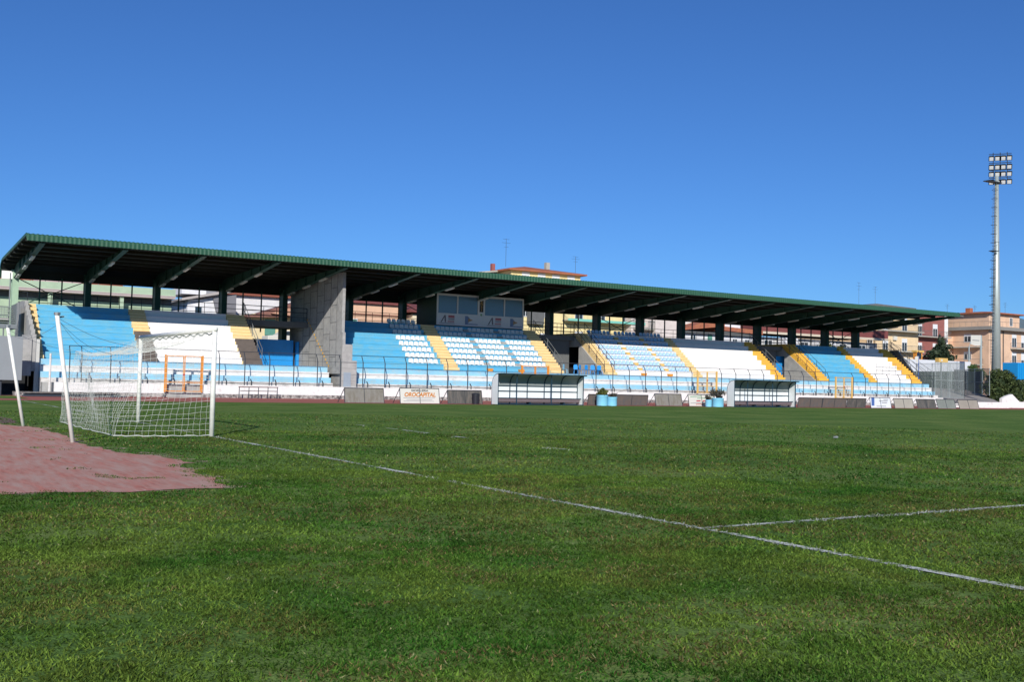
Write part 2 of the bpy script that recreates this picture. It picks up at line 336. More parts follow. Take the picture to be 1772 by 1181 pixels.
    tag(o, 'short patchy green grass blades covering the football pitch', 'grass', None, 'stuff')
    print('blades', n)
blades([(2.5,9,7500,.019,.0105,.66),(9,16,2400,.023,.014,.64),(16,28,420,.028,.022,.62),(28,42,60,.030,.035,.60)])
# ------------------------------------------------------------------ foliage
def leaves(center_r, n, size, seed, up=.3):
    rs = np.random.RandomState(seed); mb = MB(); tot = sum(a[1][0]*a[1][1]*a[1][2] for a in center_r)
    for (c, rr) in center_r:
        k = int(n*rr[0]*rr[1]*rr[2]/tot)
        for _ in range(k):
            d = rs.normal(size=3); d /= np.linalg.norm(d); q = d*(rs.rand()**.35)
            q *= .82+.3*math.sin(5*d[0]+seed)*math.sin(4*d[2]+3*d[1])
            p = np.array(c)+q*np.array(rr); s = size*(.5+rs.rand())
            a = rs.normal(size=3); a /= np.linalg.norm(a); b = np.cross(a, rs.normal(size=3)); b /= np.linalg.norm(b)
            mb.add([p-a*s, p-b*s*.45, p+a*s, p+b*s*.45], [(0,1,2,3)])
    return mb
hb_ = MB()
hp = [(1600,0),(1800,60),(2050,110),(2250,165),(2360,190),(2650,158),(2900,175),(3300,150),(3900,90),(4300,0)]
hb_.prism(hp, 1500, 2100, 0, 'y'); tag(hb_.build('hills', mat('hill_haze_blue', (.10,.15,.19), .95, .2, .004)), kind='structure')  # bluish distance haze mixed into the hill colour
# ------------------------------------------------------------------ GRANDSTAND
YW, Y0, T, RISE, Z0 = 42.0, 44.5, .59, .46, 2.3
NR = 8; TOPZ = Z0+RISE*NR; YT = Y0+T*(NR-1)
GS = thing('grandstand', (45,47,0), 'long covered football grandstand with green roof and blue, white and yellow tiers', 'grandstand')
def stepprof(sub=1, y0=Y0, z0=Z0, n=NR, bot=.5):
    pr = []; k = n*sub; d = T/sub; h = RISE/sub; ys = y0-(T-d)*1.0 if sub > 1 else y0
    for i in range(k): pr += [(ys+d*i, z0+h*i), (ys+d*i, z0+h*(i+1))]
    ye = 53.6; pr += [(ye, z0+RISE*n), (ye, z0+RISE*n-bot), (YT+.6, z0+RISE*n-bot), (Y0+.25, z0-.02+.0)]
    return pr
secs = [('blue',3.0,8.9),('W',10.0,15.75),('blue',23.3,31.6),('blue',32.85,41.43),('W',48.25,56.98),('W',57.88,67.2),('blue',74.35,80.45),('W',81.5,87.04)]
for i, (c, a, b) in enumerate(secs):
    MB().prism(stepprof(), a, b).build('seating_tier', M['blue'] if c == 'blue' else M['white'], GS)
M['jblue'] = mat('blue_joint', (.05,.30,.47), .8, .2, 3); M['jwh'] = mat('white_joint', (.60,.60,.60), .8, .1, 3); M['jye'] = mat('ochre_joint', (.50,.30,.10), .8, .15, 3)
for i, (c, a, b) in enumerate(secs):
    jb = MB()
    for k in range(NR): jb.box(a+.01,b-.01,Y0+T*k-.004,Y0+T*k-.001,Z0+RISE*k+.001,Z0+RISE*k+.055)
    jb.build('riser_joint', M['jblue'] if c == 'blue' else M['jwh'], GS)
def aisle(a, b, m, zsplit=None, low=None):
    jb = MB()
    for k in range(16):
        if zsplit and Z0+RISE/2*k < zsplit: continue
        jb.box(a+.01,b-.01,Y0-T/2+T/2*k-.004,Y0-T/2+T/2*k-.001,Z0+RISE/2*k+.001,Z0+RISE/2*k+.04)
    jb.build('riser_joint', M['jye'], GS)
    if zsplit is None: MB().prism(stepprof(2), a, b).build('aisle_stair', m, GS); return
    mb = MB(); 
    pr = stepprof(2)
    mb.prism(pr, a, b)
    o = mb.build('aisle_stair', [m, low], GS)
    for pl in o.data.polygons:
        if pl.center.z+0 < zsplit and len(pl.vertices) == 4: pl.material_index = 1
aisle(2.46,3.0,M['yelp']); aisle(8.9,10.0,M['yelp'],4.35,M['brown']); aisle(15.75,17.12,M['yelp'],4.15,M['brown'])
aisle(31.6,32.85,M['yelp']); aisle(41.43,42.7,M['yelp']); aisle(47.2,48.25,M['yelp']); aisle(56.98,57.88,M['yelp'])
aisle(67.2,68.32,M['yell']); aisle(72.9,74.35,M['yell']); aisle(80.45,81.5,M['yell']); aisle(87.04,88.56,M['yell'])
# lower bands
def lower(a, b):
    MB().box(a,b,43.95,44.5+.3,1.9,Z0).build('lower_band', M['lblue'], GS)
    MB().box(a,b,43.65,45.0,1.5,1.897).build('lower_band', M['band'], GS)
    MB().box(a,b,43.25,45.0,1.12,1.497).build('lower_band', M['lblue'], GS)
    MB().box(a,b,42.85,45.0,.0,1.117).build('lower_wall', M['weath'], GS)
lower(2.7,21.85); lower(23.35,89.3)
# platforms of the gaps, walkway
MB().box(2.7,89.3,42.26,42.85,0,.84).build('walkway', M['conc'], GS)
for a, b in ((17.12,22.2),(42.7,47.2),(68.32,72.9)):
    MB().box(a,b,44.8,52.0,1.9,Z0-.004).build('gap_floor', M['conc'], GS)
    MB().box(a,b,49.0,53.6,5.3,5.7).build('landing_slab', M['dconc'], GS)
# stair side walls
def sidewall(x, th=.14, m='conc', ye=53.4):
    MB().prism([(Y0+.02,Z0),(YT+T,Z0+RISE*NR-.28),(53.4,TOPZ-.3),(53.4,4.75),(ye,4.75),(ye,Z0-.3),(Y0+.02,Z0-.3)], x, x+th).build('stair_side_wall', M[m], GS)
sidewall(17.13); sidewall(42.71); sidewall(47.05,ye=48.3); sidewall(68.33); sidewall(72.75,ye=48.6); sidewall(88.57)
MB().box(18.9,21.8,51.0,51.2,Z0,4.36).build('blue_partition', M['chair'], GS)
MB().box(21.95,22.17,50.7,51.0,Z0,4.25).build('blue_door', M['chair'], GS)
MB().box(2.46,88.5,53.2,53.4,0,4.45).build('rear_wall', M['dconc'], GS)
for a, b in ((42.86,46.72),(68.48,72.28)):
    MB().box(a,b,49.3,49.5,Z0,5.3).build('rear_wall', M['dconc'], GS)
o = MB().box(46.72,49.5,51.3,51.4,Z0,5.3).box(72.3,77,51.5,51.6,Z0,5.3).build('doorway_dark', M['black'], GS)  # black sheets painted as the darkness inside the openings
MB().box(72.28,73.7,49.3,49.4,Z0,4.75).build('blue_door', M['chair'], GS)
MB().box(2.0,88.9,53.45,53.6,2.0,5.5).build('rear_wall', M['dconc'], GS) if False else None
# pier wall with panel joints
pr = MB().box(22.2,22.42,42.35,53.0,Z0-.5,9.05)
pier = pr.build('pier_wall', M['conc'], GS)
pm = MB().box(22.42,22.98,42.15,44.6,.8,3.9).box(22.98,23.34,42.15,44.3,.8,2.75).box(22.2,22.42,42.15,42.35,.8,4.75)
pm.build('pier_block', M['conc'], GS)
jm = MB()
for k, yy in enumerate((43.3,44.5,45.8,47.2,48.6,50.0)):
    jm.box(22.185,22.199,yy,yy+.035,2.3,9.0)
    for zz in range(5): 
        z = 3.0+1.25*zz+.42*((k*7) % 3); y2 = (43.3,44.5,45.8,47.2,48.6,50.0,51.4)[k+1]
        jm.box(22.185,22.199,yy+.035,y2,z,z+.03)
jm.build('panel_joint', M['dconc'], GS)
MB().box(22.35,22.9,42.12,42.149,.9,1.9).build('metal_hatch', mat('hatch_grey', (.30,.36,.42), .5, .1, 6), GS)
ym = MB()
for i in range(16):
    y = Y0+.3*i+.05; z = 2.3+.235*i
    ym.box(22.182,22.198,y,y+.17,z,z+.14)
ym.build('painted_stair_line', M['yell'], GS)
# front wall
XF0, XF1 = 2.9, 89.0
def fwall(a, b):
    MB().box(a,b,42.0,42.255,.26,.86).build('front_wall', M['wallw'], GS)
    MB().box(a-.0,b,41.93,42.25,0,.257).build('wall_footing', M['stone'], GS)
fwall(3.35,9.95); fwall(12.35,XF1)
MB().box(9.95,12.35,42.2,42.84,0,.34).box(9.95,12.35,42.5,42.84,.34,.6).build('gate_steps', M['conc'], GS)
MB().box(1.05,3.35,41.0,42.2,0,.25).build('low_kerb_wall', M['stone'], GS)
# roof
ROOF = [(40.0,9.2),(40.0,9.45),(40.06,9.58),(40.2,9.64),(44.2,9.505),(48.2,9.37),(52.2,9.23),(52.9,9.12),(53.4,8.85),(53.6,8.5),(53.6,8.0)]
RX0, RX1 = 1.24, 88.92
def roofsheet(x0, x1, amp=.014, per=.26):
    mb = MB(); n = int((x1-x0)/per*4); vs = []; fs = []; P = len(ROOF)
    nor = []
    for i in range(P):
        a = ROOF[max(i-1,0)]; b = ROOF[min(i+1,P-1)]; dy, dz = b[0]-a[0], b[1]-a[1]; l = math.hypot(dy,dz); nor.append((-dz/l, dy/l))
    wave = [0,1,1,0]
    for k in range(n+1):
        x = x0+(x1-x0)*k/n; w = (wave[k % 4]-.5)*2*amp
        for i in range(P): vs.append((x, ROOF[i][0]+nor[i][0]*w, ROOF[i][1]+nor[i][1]*w))
    for k in range(n):
        for i in range(P-1): fs.append((k*P+i, (k+1)*P+i, (k+1)*P+i+1, k*P+i+1))
    return mb.add(vs, fs)
ro = roofsheet(RX0, RX1).build('roof_sheet', [M['green'], M['deck']], GS)
# inner lining just below the sheet
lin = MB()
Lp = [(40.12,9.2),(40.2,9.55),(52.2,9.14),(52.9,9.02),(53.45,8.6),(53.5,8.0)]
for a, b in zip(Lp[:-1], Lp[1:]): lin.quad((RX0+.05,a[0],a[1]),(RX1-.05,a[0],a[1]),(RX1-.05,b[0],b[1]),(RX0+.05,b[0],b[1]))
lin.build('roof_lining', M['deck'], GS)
for x in (RX0-.03, RX1-.03):
    mb = MB()
    for a, b in zip(ROOF[1:-1], ROOF[2:]): mb.prism([(a[0],a[1]+.03),(b[0],b[1]+.03),(b[0],b[1]-.14),(a[0],a[1]-.14)], x, x+.06)
    mb.build('gable_trim', M['green'], GS)
for yy in (41.0,42.9,44.8,46.7,48.6,50.5,52.3):
    z = 9.64-(yy-40.2)*.0342-.12
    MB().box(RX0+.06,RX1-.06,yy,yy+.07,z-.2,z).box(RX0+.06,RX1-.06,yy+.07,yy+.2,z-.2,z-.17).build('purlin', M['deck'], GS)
CX = [2.15,6.92,11.78,16.76,21.6,27.2,32.05,37.05,42.0,46.99,52.38,57.6,62.81,67.99,73.27,78.39,83.5,88.45]
first = True
for k, x in enumerate(CX):
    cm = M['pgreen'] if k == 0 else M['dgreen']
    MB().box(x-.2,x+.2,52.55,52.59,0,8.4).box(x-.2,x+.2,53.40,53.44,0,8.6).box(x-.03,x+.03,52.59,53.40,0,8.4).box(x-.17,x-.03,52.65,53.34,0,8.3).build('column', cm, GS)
    mb = MB()
    prw = [(40.35,9.3),(52.3,8.95),(53.44,8.75),(53.44,8.0),(52.3,8.0),(40.35,9.14)]
    mb.prism(prw, x-.015, x+.015)
    mb.prism([(40.35,9.14),(52.3,8.0),(53.44,8.0),(53.44,7.97),(52.3,7.97),(40.35,9.11)], x-.16, x+.16)
    for yy in (42,44,46,48,50):
        t = (yy-40.35)/11.95; mb.box(x-.13,x+.13,yy,yy+.03,9.15-1.14*t,9.3-.35*t)
    mb.build('roof_beam', M['dgreen'], GS)
    for yy in (44.0,47.3,50.6):
        t = (yy-40.35)/11.95; z = 9.11-1.14*t; s = 1.14/11.95
        MB().prism([(yy,z-.02),(yy+1.3,z-.02-s*1.3),(yy+1.3,z-.12-s*1.3),(yy,z-.12)], x-.10, x+.10).build('lamp_strip', M['fix'], GS)
# rear openings: thin posts, rails, braces
for k in range(len(CX)-1):
    a, b = CX[k]+.2, CX[k+1]-.2
    for t in (1/3, 2/3):
        x = a+(b-a)*t; MB().box(x-.045,x+.045,53.3,53.4,5.0,8.2).build('mullion', M['dgreen'], GS)
for k in (0,6,10,16):
    a, b = CX[k]+.2, CX[k+1]-.2
    MB().tube([(a,53.25,8.0),(b,53.25,6.0)],.035,6).tube([(a,53.2,6.0),(b,53.2,8.0)],.035,6).build('cross_brace', M['dgreen'], GS)
rl = MB()
for z in (6.35,6.7,7.05): rl.tube([(2.3,53.1,z),(88.3,53.1,z)], .022, 4)
x = 3.0
while x < 88: rl.tube([(x,53.1,5.7),(x,53.1,7.05)], .022, 4); x += 1.55
rl.build('rear_railing', M['dsteel'], GS)
# landing railings + stair handrails
def rail(name, pts, h=(.5,.95), every=1.2, m='steel', par=GS, rad=.022, yaw_=None):
    mb = MB(); P = [Vector(p) for p in pts]
    for hh in h: mb.tube([p+Vector((0,0,hh)) for p in P], rad, 5)
    for a, b in zip(P[:-1], P[1:]):
        n = max(1, round((b-a).length/every))
        for i in range(n+1):
            q = a+(b-a)*i/n; mb.tube([q, q+Vector((0,0,max(h)))], rad*1.1, 5)
    return mb.build(name, M[m], par)
for a, b in ((17.3,22.1),(42.9,47.0),(68.5,72.7)): rail('landing_railing', [(a,49.05,5.7),(b,49.05,5.7)], m='dsteel', h=(.35,.7,1.05))
def sr(x, m='steel'): rail('handrail', [(x,Y0+.1,Z0+.2),(x,YT+.5,TOPZ)], h=(.5,.95), every=1.5, m=m)
sr(17.2); sr(42.78); sr(47.15,'dsteel'); sr(48.2,'dsteel'); sr(68.4); sr(72.85,'dsteel'); sr(74.25,'dsteel'); sr(88.62,'dsteel'); sr(89.5,'steel'); 
rail('handrail', [(89.0,48.6,TOPZ),(89.0,53.0,TOPZ)], h=(.35,.7,1.05), m='dsteel')
rail('handrail', [(89.6,49.0,TOPZ-.1),(93.4,46.0,2.4)], h=(.5,.95), m='steel')
MB().prism([(89.0,5.9),(93.2,2.3),(93.2,2.1),(89.0,5.7)], 47.6, 48.8, ax='y').build('end_stair', M['steel'], GS)
rail('band_rail', [(83.0,45.6,3.2),(87.0,45.6,3.2)], h=(.4,.75,1.1), every=.9, rad=.012)
# left end: parapet, pillar, steel stair
sw = [(43.7,1.5)]
for i in range(8): sw += [(43.7+.62*i,3.45+.335*i),(43.7+.62*i,3.80+.335*i),(44.2+.62*i,3.72+.335*i)]
sw += [(49.3,6.2),(53.4,6.2),(53.4,2.0),(46.0,1.5)]
MB().prism(sw, 2.22, 2.45).build('sawtooth_parapet', M['conc'], GS)
MB().prism([(43.6,1.2),(43.6,3.5),(44.3,3.75),(44.3,1.6)], 1.7, 2.2).build('parapet_end', M['conc'], GS)
MB().box(2.42,2.68,43.75,44.0,.2,3.5).build('end_pillar', mat('pale_concrete', (.55,.55,.52), .85, .1, 3), GS)
MB().box(-14,2.21,46.2,46.5,0,3.4).box(2.22,2.45,46.5,53.0,0,2.0).build('end_dark_fill', M['black'], GS)  # black fill added as the darkness below the end stair
st = MB()
for i in range(9): st.box(-1.5,1.62,46.9+.28*i,47.1+.28*i,4.45+.15*i,4.49+.15*i)
st.box(1.62,1.68,46.8,49.6,4.2,5.85).box(-1.5,1.68,46.7,46.8,4.2,4.45)
st.tube([(.9,46.8,0),(.9,46.8,4.3)],.05,6).tube([(1.45,49.3,0),(1.45,49.3,8.0)],.04,6)
st.build('steel_landing_stair', M['steel'], GS)
MB().box(1.3,2.0,53.0,53.06,7.9,8.45).build('end_light_box', mat('light_box_white', (.9,.9,.88), .4, .03, 2), GS)
# intermediate step blocks between the seat groups
def sblock(x, i, m, w=.42):
    y = Y0+T*i; z = Z0+RISE*i
    MB().add([(x-.05,y-.28,z+.23),(x+w+.05,y-.28,z+.23),(x+w+.05,y+.01,z+.23),(x-.05,y+.01,z+.23),(x+.03,y-.26,z),(x+w-.03,y-.26,z),(x+w-.03,y+.01,z),(x+.03,y+.01,z)],
        [(0,1,2,3),(7,6,5,4),(4,5,1,0),(5,6,2,1),(6,7,3,2),(7,4,0,3)]).build('step_block', M[m], GS)
for x in (35.47,38.43):
    for i in range(8): sblock(x, i, 'oran' if i == 0 else 'conc')
for x in (51.05,54.0):
    for i in range(8): sblock(x, i, 'oran' if i == 0 else 'gyel')
# press box
PB = MB(); 
PX0, PX1, PY = 33.1, 41.5, 48.72
wh = mat('press_box_white', (.62,.66,.66), .5, .05, 2)
PB.box(PX0,PX1,PY,PY+.08,6.06,7.05).box(PX0,PX1,PY,PY+.08,8.5,8.66).box(PX0,PX0+.13,PY,PY+.08,7.05,8.5).box(PX1-.13,PX1,PY,PY+.08,7.05,8.5)
PB.box(36.95,37.65,PY,PY+.08,7.05,8.5).box(34.97,35.09,PY,PY+.08,7.05,8.5).box(39.5,39.62,PY,PY+.08,7.05,8.5)
pbo = PB.build('press_box', wh, GS)
MB().box(PX0,PX1,PY+.08,52.4,8.55,8.66).box(PX0,PX0+.08,PY+.081,52.4,6.0,8.55).box(PX1-.08,PX1,PY+.081,52.4,6.0,6.9).box(PX0+.08,PX1-.08,52.3,52.4,6.0,8.55).build('press_box_shell', M['dgreen'], pbo)
for a, b in ((PX0+.13,34.97),(35.09,36.95),(37.65,39.5),(39.62,PX1-.13)):
    MB().box(a,b,PY+.05,PY+.062,7.05,8.5).build('window', M['pglass'], pbo)
def text(s, size, m, loc, rot, parent, name, shear=0, sx=1, bold=0, extr=.003):
    cu = bpy.data.curves.new('t', 'FONT'); cu.body = s; cu.size = size; cu.shear = shear; cu.extrude = extr; cu.offset = bold
    cu.align_x = 'CENTER'; cu.align_y = 'CENTER'
    t = bpy.data.objects.new('t', cu); COL.objects.link(t); dg = bpy.context.evaluated_depsgraph_get(); dg.update()
    me = bpy.data.meshes.new_from_object(t.evaluated_get(dg)); bpy.data.objects.remove(t)
    me.materials.clear(); me.materials.append(m); o = bpy.data.objects.new(name, me); COL.objects.link(o)
    o.parent = parent; o.location = Vector(loc)-ORG[parent.name]; o.rotation_euler = rot; o.scale = (sx,1,1); return o
for x in (33.45,37.95):
    y = PY-.012
    lg = MB().prism([(x,6.3),(x+.12,6.3),(x+.36,6.72),(x+.4,6.3),(x+.52,6.3),(x+.48,6.88),(x+.36,6.88)], y, y+.01, 0, 'y')
    lg.box(x+.72,x+1.3,y,y+.01,6.68,6.88,1).box(x+.72,x+1.3,y,y+.01,6.50,6.64,2).box(x+.68,x+1.28,y,y+.01,6.33,6.42,1).box(x-.1,x+1.3,y,y+.01,6.18,6.25,2)
    lg.build('sponsor_mark', [mat('faded_black', (.16,.16,.18)), mat('faded_red', (.42,.15,.17)), M['greyink']], pbo)
for x in (35.75,40.15):
    y = PY-.012
    lg = MB().prism([(x,6.9),(x+.22,6.9),(x+.42,6.75),(x+.48,6.58),(x+.34,6.36),(x+.12,6.2),(x,6.2)], y, y+.01, 0, 'y')
    lg.prism([(x+.3,6.72),(x+.75,6.58),(x+.28,6.4)], y-.006, y-.001, 1, 'y').box(x+.1,x+1.2,y-.006,y+.0,6.2,6.27,0)
    lg.build('sponsor_mark', [mat('faded_blue', (.16,.24,.38)), mat('faded_gold', (.42,.28,.14))], pbo)
sg = MB().box(37.12,37.48,PY-.02,PY-.002,7.3,8.4).build('vertical_sign', M['ink'], pbo)
for i, ch in enumerate('ENSI'): text(ch, .30, M['gyel'], (37.3,PY-.024,8.24-.26*i), (R(90),0,0), sg, 'sign_letter')
MB().box(37.2,37.36,PY-.02,PY-.002,6.98,7.15).build('small_plate', M['greenink'], pbo)
# ------------------------------------------------------------------ seats (things in their own right)
def seatmesh(m, name):
    mb = MB(); n = 7; rows = [(-.20,.02,.15),(-.17,.045,.18),(-.02,.03,.19),(.10,.035,.19),(.15,.10,.19),(.18,.25,.185),(.19,.34,.16),(.185,.375,.10)]
    vs = []
    for (y, z, hw) in rows:
        for j in range(n):
            t = -1+2*j/(n-1); vs.append((t*hw, y-(.04*t*t if z > .08 else 0), z+(.035*t*t if z < .09 else 0)))
    fs = [(i*n+j, i*n+j+1, (i+1)*n+j+1, (i+1)*n+j) for i in range(len(rows)-1) for j in range(n-1)]
    mb.add(vs, fs); mb.box(-.05,.05,-.02,.1,-.0,.03)
    o = mb.build(name, m, None, smooth=True)
    s = o.modifiers.new('thick', 'SOLIDIFY'); s.thickness = .012
    return o
ORD = ['lowest','second','third','fourth','fifth','sixth','seventh','topmost']
def seatgroup(proto, x0, rows, colour, where, grp, state):
    for i in rows:
        for k in range(6):
            o = proto if not state['used'] else proto.copy()
            if state['used']: COL.objects.link(o)
            state['used'] = True
            o.location = (x0+.2+.425*k, Y0+T*(i+1)-.23, Z0+RISE*(i+1)+.002)
            rowt = ORD[i]+' row' if i in (0,7) else ORD[i]+' row up'
            tag(o, f'{colour} plastic seat, {rowt}, {where}', 'seat', grp)
s1 = {'used': False}; pw = seatmesh(M['seatw'], 'stadium_seat')
seatgroup(pw, 28.82, range(8), 'white', 'group left of the first seat stair', 'white seats left of the first seat stair', s1)
for x, w in ((32.95,'left'),(35.9,'middle'),(38.86,'right')):
    seatgroup(pw, x, range(7), 'white', f'{w} six below the press box', f'white seats below the press box, {w} six', s1)
s2 = {'used': False}; pb_ = seatmesh(M['seatb'], 'stadium_seat')
for x, w in ((48.5,'left'),(51.48,'middle'),(54.42,'right')):
    seatgroup(pb_, x, range(8), 'pale blue', f'{w} six on the white tier', f'pale blue seats on the white tier, {w} six', s2)
# loose blue plastic chairs on the gap platform
def chair(loc, rz, m, lab, first=[None]):
    t = thing('plastic_chair', loc, lab, 'chair', 'loose plastic chairs on the gap platform')
    x, y, z = loc
    for dx in (-.2,.2):
        for dy in (-.2,.2): MB().tube([(x+dx*1.1,y+dy*1.1,z),(x+dx*.9,y+dy*.9,z+.44)],.022,5).build('leg', m, t)
    MB().box(x-.22,x+.22,y-.22,y+.22,z+.42,z+.46).build('seat', m, t, bevel=.01)
    MB().prism([(x-.22,z+.46),(x+.22,z+.46),(x+.24,z+.85),(x+.12,z+.93),(x-.12,z+.93),(x-.24,z+.85)], y+.18, y+.22, 0, 'y').build('backrest', m, t)
    t.rotation_euler = (0,0,rz*2.2); t.scale = (.78,.78,.85)
labs = ['light blue plastic chair alone at the foot of the left yellow stair','bright blue chair first from the left of the bright row','bright blue chair second from the left of the bright row','bright blue chair leftmost of the tight right-hand bunch','bright blue chair in the middle of the tight bunch','bright blue chair right of centre in the tight bunch','bright blue chair second from the right stair','light blue plastic chair beside the right yellow stair']
for k, (x, rz, c) in enumerate(((43.2,.3,'chairl'),(44.35,-.2,'chair'),(44.85,.25,'chair'),(45.55,.1,'chair'),(45.98,-.3,'chair'),(46.38,.2,'chair'),(46.75,-.1,'chair'),(46.55,.5,'chairl'))):
    chair((x, 44.72+.5*(k == 7)+.12*(k % 2), Z0), rz, M[c], labs[k])
# ------------------------------------------------------------------ perimeter fence with bent posts
FX = []
x = 4.9
GATES = [(9.9,12.35),(37.07,39.67),(55.16,57.51),(72.6,75.03)]
while x < 88.9: FX.append(x); x += 1.72
PF = thing('perimeter_fence', (46,42.1,.86), 'dark bent-top steel fence on the white front wall of the stand', 'fence')
proto = MB().tube([(FX[0],42.12,.86),(FX[0],42.12,2.62),(FX[0]-.0,42.42,3.12)], .035, 6).build('fence_post', M['dsteel'], PF)
for x in FX[1:]:
    if any(a+.1 < x < b-.1 for a, b in GATES): continue
    c = proto.copy(); COL.objects.link(c); c.location = (x-FX[0],0,0)
fr = MB().tube([(4.2,42.42,3.12),(88.9,42.42,3.12)], .02, 5); fr.tube([(4.2,42.12,2.62),(88.9,42.12,2.62)], .010, 4)
fr.tube([(4.2,42.42,3.12),(4.2,42.12,2.62),(4.2,42.12,.86)], .035, 6)
fr.build('fence_rail', M['dsteel'], PF)
fw = MB()
for z in (1.3,1.75,2.2): fw.tube([(4.2,42.12,z),(88.9,42.12,z)], .005, 3)
fw.build('fence_wire', M['steel'], PF)
pg = None
for x in np.arange(5.6, 88.5, 1.72):
    if pg is None: pg = MB().tube([(x,42.8,.85),(x,42.8,1.12),(x-.02,42.95,1.27)], .04, 6).build('rail_stub', M['dsteel'], PF); x_0 = x
    else: c = pg.copy(); COL.objects.link(c); c.location = (x-x_0,0,0)
MB().tube([(5,42.78,1.02),(88.5,42.78,1.02)], .014, 4).build('low_rail', M['dsteel'], PF)
# gates
def gate(a, b, z0, z1, m, lab, mesh=False):
    y = 41.9; t = thing('gate', ((a+b)/2,y,z0), lab, 'gate', 'gates in the perimeter fence'); c = (a+b)/2
    MB().box(a,a+.1,y-.05,y+.05,z0,z1).box(b-.1,b,y-.05,y+.05,z0,z1).build('gate_post', m, t)
    for (p, q) in ((a+.12,c-.02),(c+.02,b-.12)):
        MB().box(p,p+.05,y-.03,y+.03,z0+.05,z1-.05).box(q-.05,q,y-.03,y+.03,z0+.05,z1-.05).box(p+.05,q-.05,y-.03,y+.03,z1-.1,z1-.05).box(p+.05,q-.05,y-.03,y+.03,z0+.05,z0+.1).box(p+.05,q-.05,y-.03,y+.03,z0+.62,z0+.67).build('gate_leaf', m, t)
        if mesh:
            w = MB()
            for k in range(1,14): x = p+(q-p)*k/14; w.tube([(x,y,z0+.1),(x,y,z1-.1)], .006, 3)
            w.build('wire_mesh', m, t)
    MB().box(c-.06,c+.06,y-.07,y-.031,z0+1.1,z0+1.2).build('latch', M['redink'], t)
gate(9.89,12.37,.33,2.76,M['oran'],'orange double gate reaching below the wall top behind the goal')
gate(37.07,39.67,.87,2.84,M['oran'],'orange double gate half hidden behind the left dugout',True)
gate(55.16,57.51,.87,2.85,M['gyel'],'pale yellow gate left of the right dugout above the planters',True)
gate(72.6,75.03,.6,2.72,M['gyel'],'pale yellow gate below the right-hand blue tier',True)
# ------------------------------------------------------------------ dugouts
def dugout(x0, x1, yf, lab):
    D = .75; yb = yf+D; t = thing('dugout', ((x0+x1)/2,yf+D/2,0), lab, 'dugout', 'team dugouts beside the track')
    L = x1-x0
    arc = [(yb,1.22)]+[(yb-.02-(D+.12)*(1-math.cos(a)), 1.22+.78*math.sin(a)) for a in [R(q) for q in (15,30,45,60,75,90)]]
    arc = [(yb,1.22),(yb-.02,1.45),(yb-.1,1.65),(yb-.24,1.82),(yb-.42,1.93),(yb-.7,1.99),(yf-.32,2.0)]
    h = MB()
    for (a, b) in zip(arc[:-1], arc[1:]): h.prism([(a[0],a[1]),(b[0],b[1]),(b[0],b[1]+.02),(a[0]+.02,a[1]+.01)], x0, x1)
    h.build('hood', M['hood'], t)
    MB().box(x0+.02,x1-.02,yb-.012,yb,.06,1.2).build('back_panel', M['poly'], t)
    side = [(yf,.04),(yb,.04),(yb,1.22)]+arc[1:-1]+[(yf,1.95)]
    for x in (x0-.012, x1): MB().prism(side, x, x+.012).build('side_panel', M['poly'], t)
    fm = MB(); nx = 5
    for k in range(nx+1):
        x = x0+.012+(L-.024)*k/nx
        fm.tube([(x,yb-.03,0),(x,yb-.03,1.22)]+[(x,a[0]-.03,a[1]-.02) for a in arc[1:]], .036, 5)
    for t_ in (0,.21,.615,1): x = x0+.03+(L-.06)*t_; fm.tube([(x,yf,0),(x,yf,1.98)], .032, 5)
    for z in (.04,.88,1.22): fm.tube([(x0,yb-.04,z),(x1,yb-.04,z)], .033, 5)
    fm.tube([(x0,yb-.46,.44),(x1,yb-.46,.44)], .03, 5)
    fm.tube([(x0,yf-.32,1.99),(x1,yf-.32,1.99)], .03, 5); fm.tube([(x0,yf,.04),(x1,yf,.04)], .028, 5)
    fm.build('frame', M['navy'], t)
    MB().box(x0+.1,x1-.1,yb-.42,yb-.06,.40,.44).box(x0+.1,x1-.1,yb-.44,yb-.40,.20,.43).build('bench', M['bench'], t)
    bl = MB()
    for k in (.4,.8): x = x0+L*k; bl.box(x,x+.06,yb-.4,yb-.1,0,.399)
    bl.build('bench_leg', M['navy'], t)
dugout(27.45,34.1,29.37,'white and navy team dugout with curved hood, the nearer one')
dugout(47.6,53.95,29.37,'white and navy team dugout with curved hood, the farther one')
# ------------------------------------------------------------------ advertising boards (A-frames)
def board(x0, x1, h, m, lab, back=False, split=True, tilt=.18):
    y = 31.0; t = thing('advertising_board', ((x0+x1)/2,y,0), lab, 'board', 'advertising boards along the track')
    ty = y+tilt
    p = MB().add([(x0,y,.02),(x1,y,.02),(x1+.0,ty,h),(x0+.0,ty,h),(x0,y+.02,.02),(x1,y+.02,.02),(x1,ty+.02,h),(x0,ty+.02,h)],
        [(0,1,2,3),(7,6,5,4),(0,3,7,4),(1,5,6,2),(3,2,6,7),(0,4,5,1)]).build('panel', m, t)
    fr = MB()
    fr.tube([(x0,y,0),(x0,ty,h)], .025, 5).tube([(x1,y,0),(x1,ty,h)], .025, 5).tube([(x0,ty,h),(x1,ty,h)], .03, 5)
    if split: fr.tube([((x0+x1)/2,y-.012,0),((x0+x1)/2,ty-.012,h)], .018, 5)
    fr.tube([(x0+.02,ty,h),(x0-.18,ty+.5,0)], .022, 5).tube([(x1-.02,ty,h),(x1+.05,ty+.5,0)], .022, 5)
    fr.build('board_frame', M['dsteel'], t)
    return t, y, ty
board(17.83,20.39,.89,M['board'],'blank grey board in front of the pier foot')
t, y, ty = board(21.48,24.2,.95,M['boardw'],'white jewellery shop board reading OROCAPITAL in orange letters')
ang = math.atan2(.95, .18)
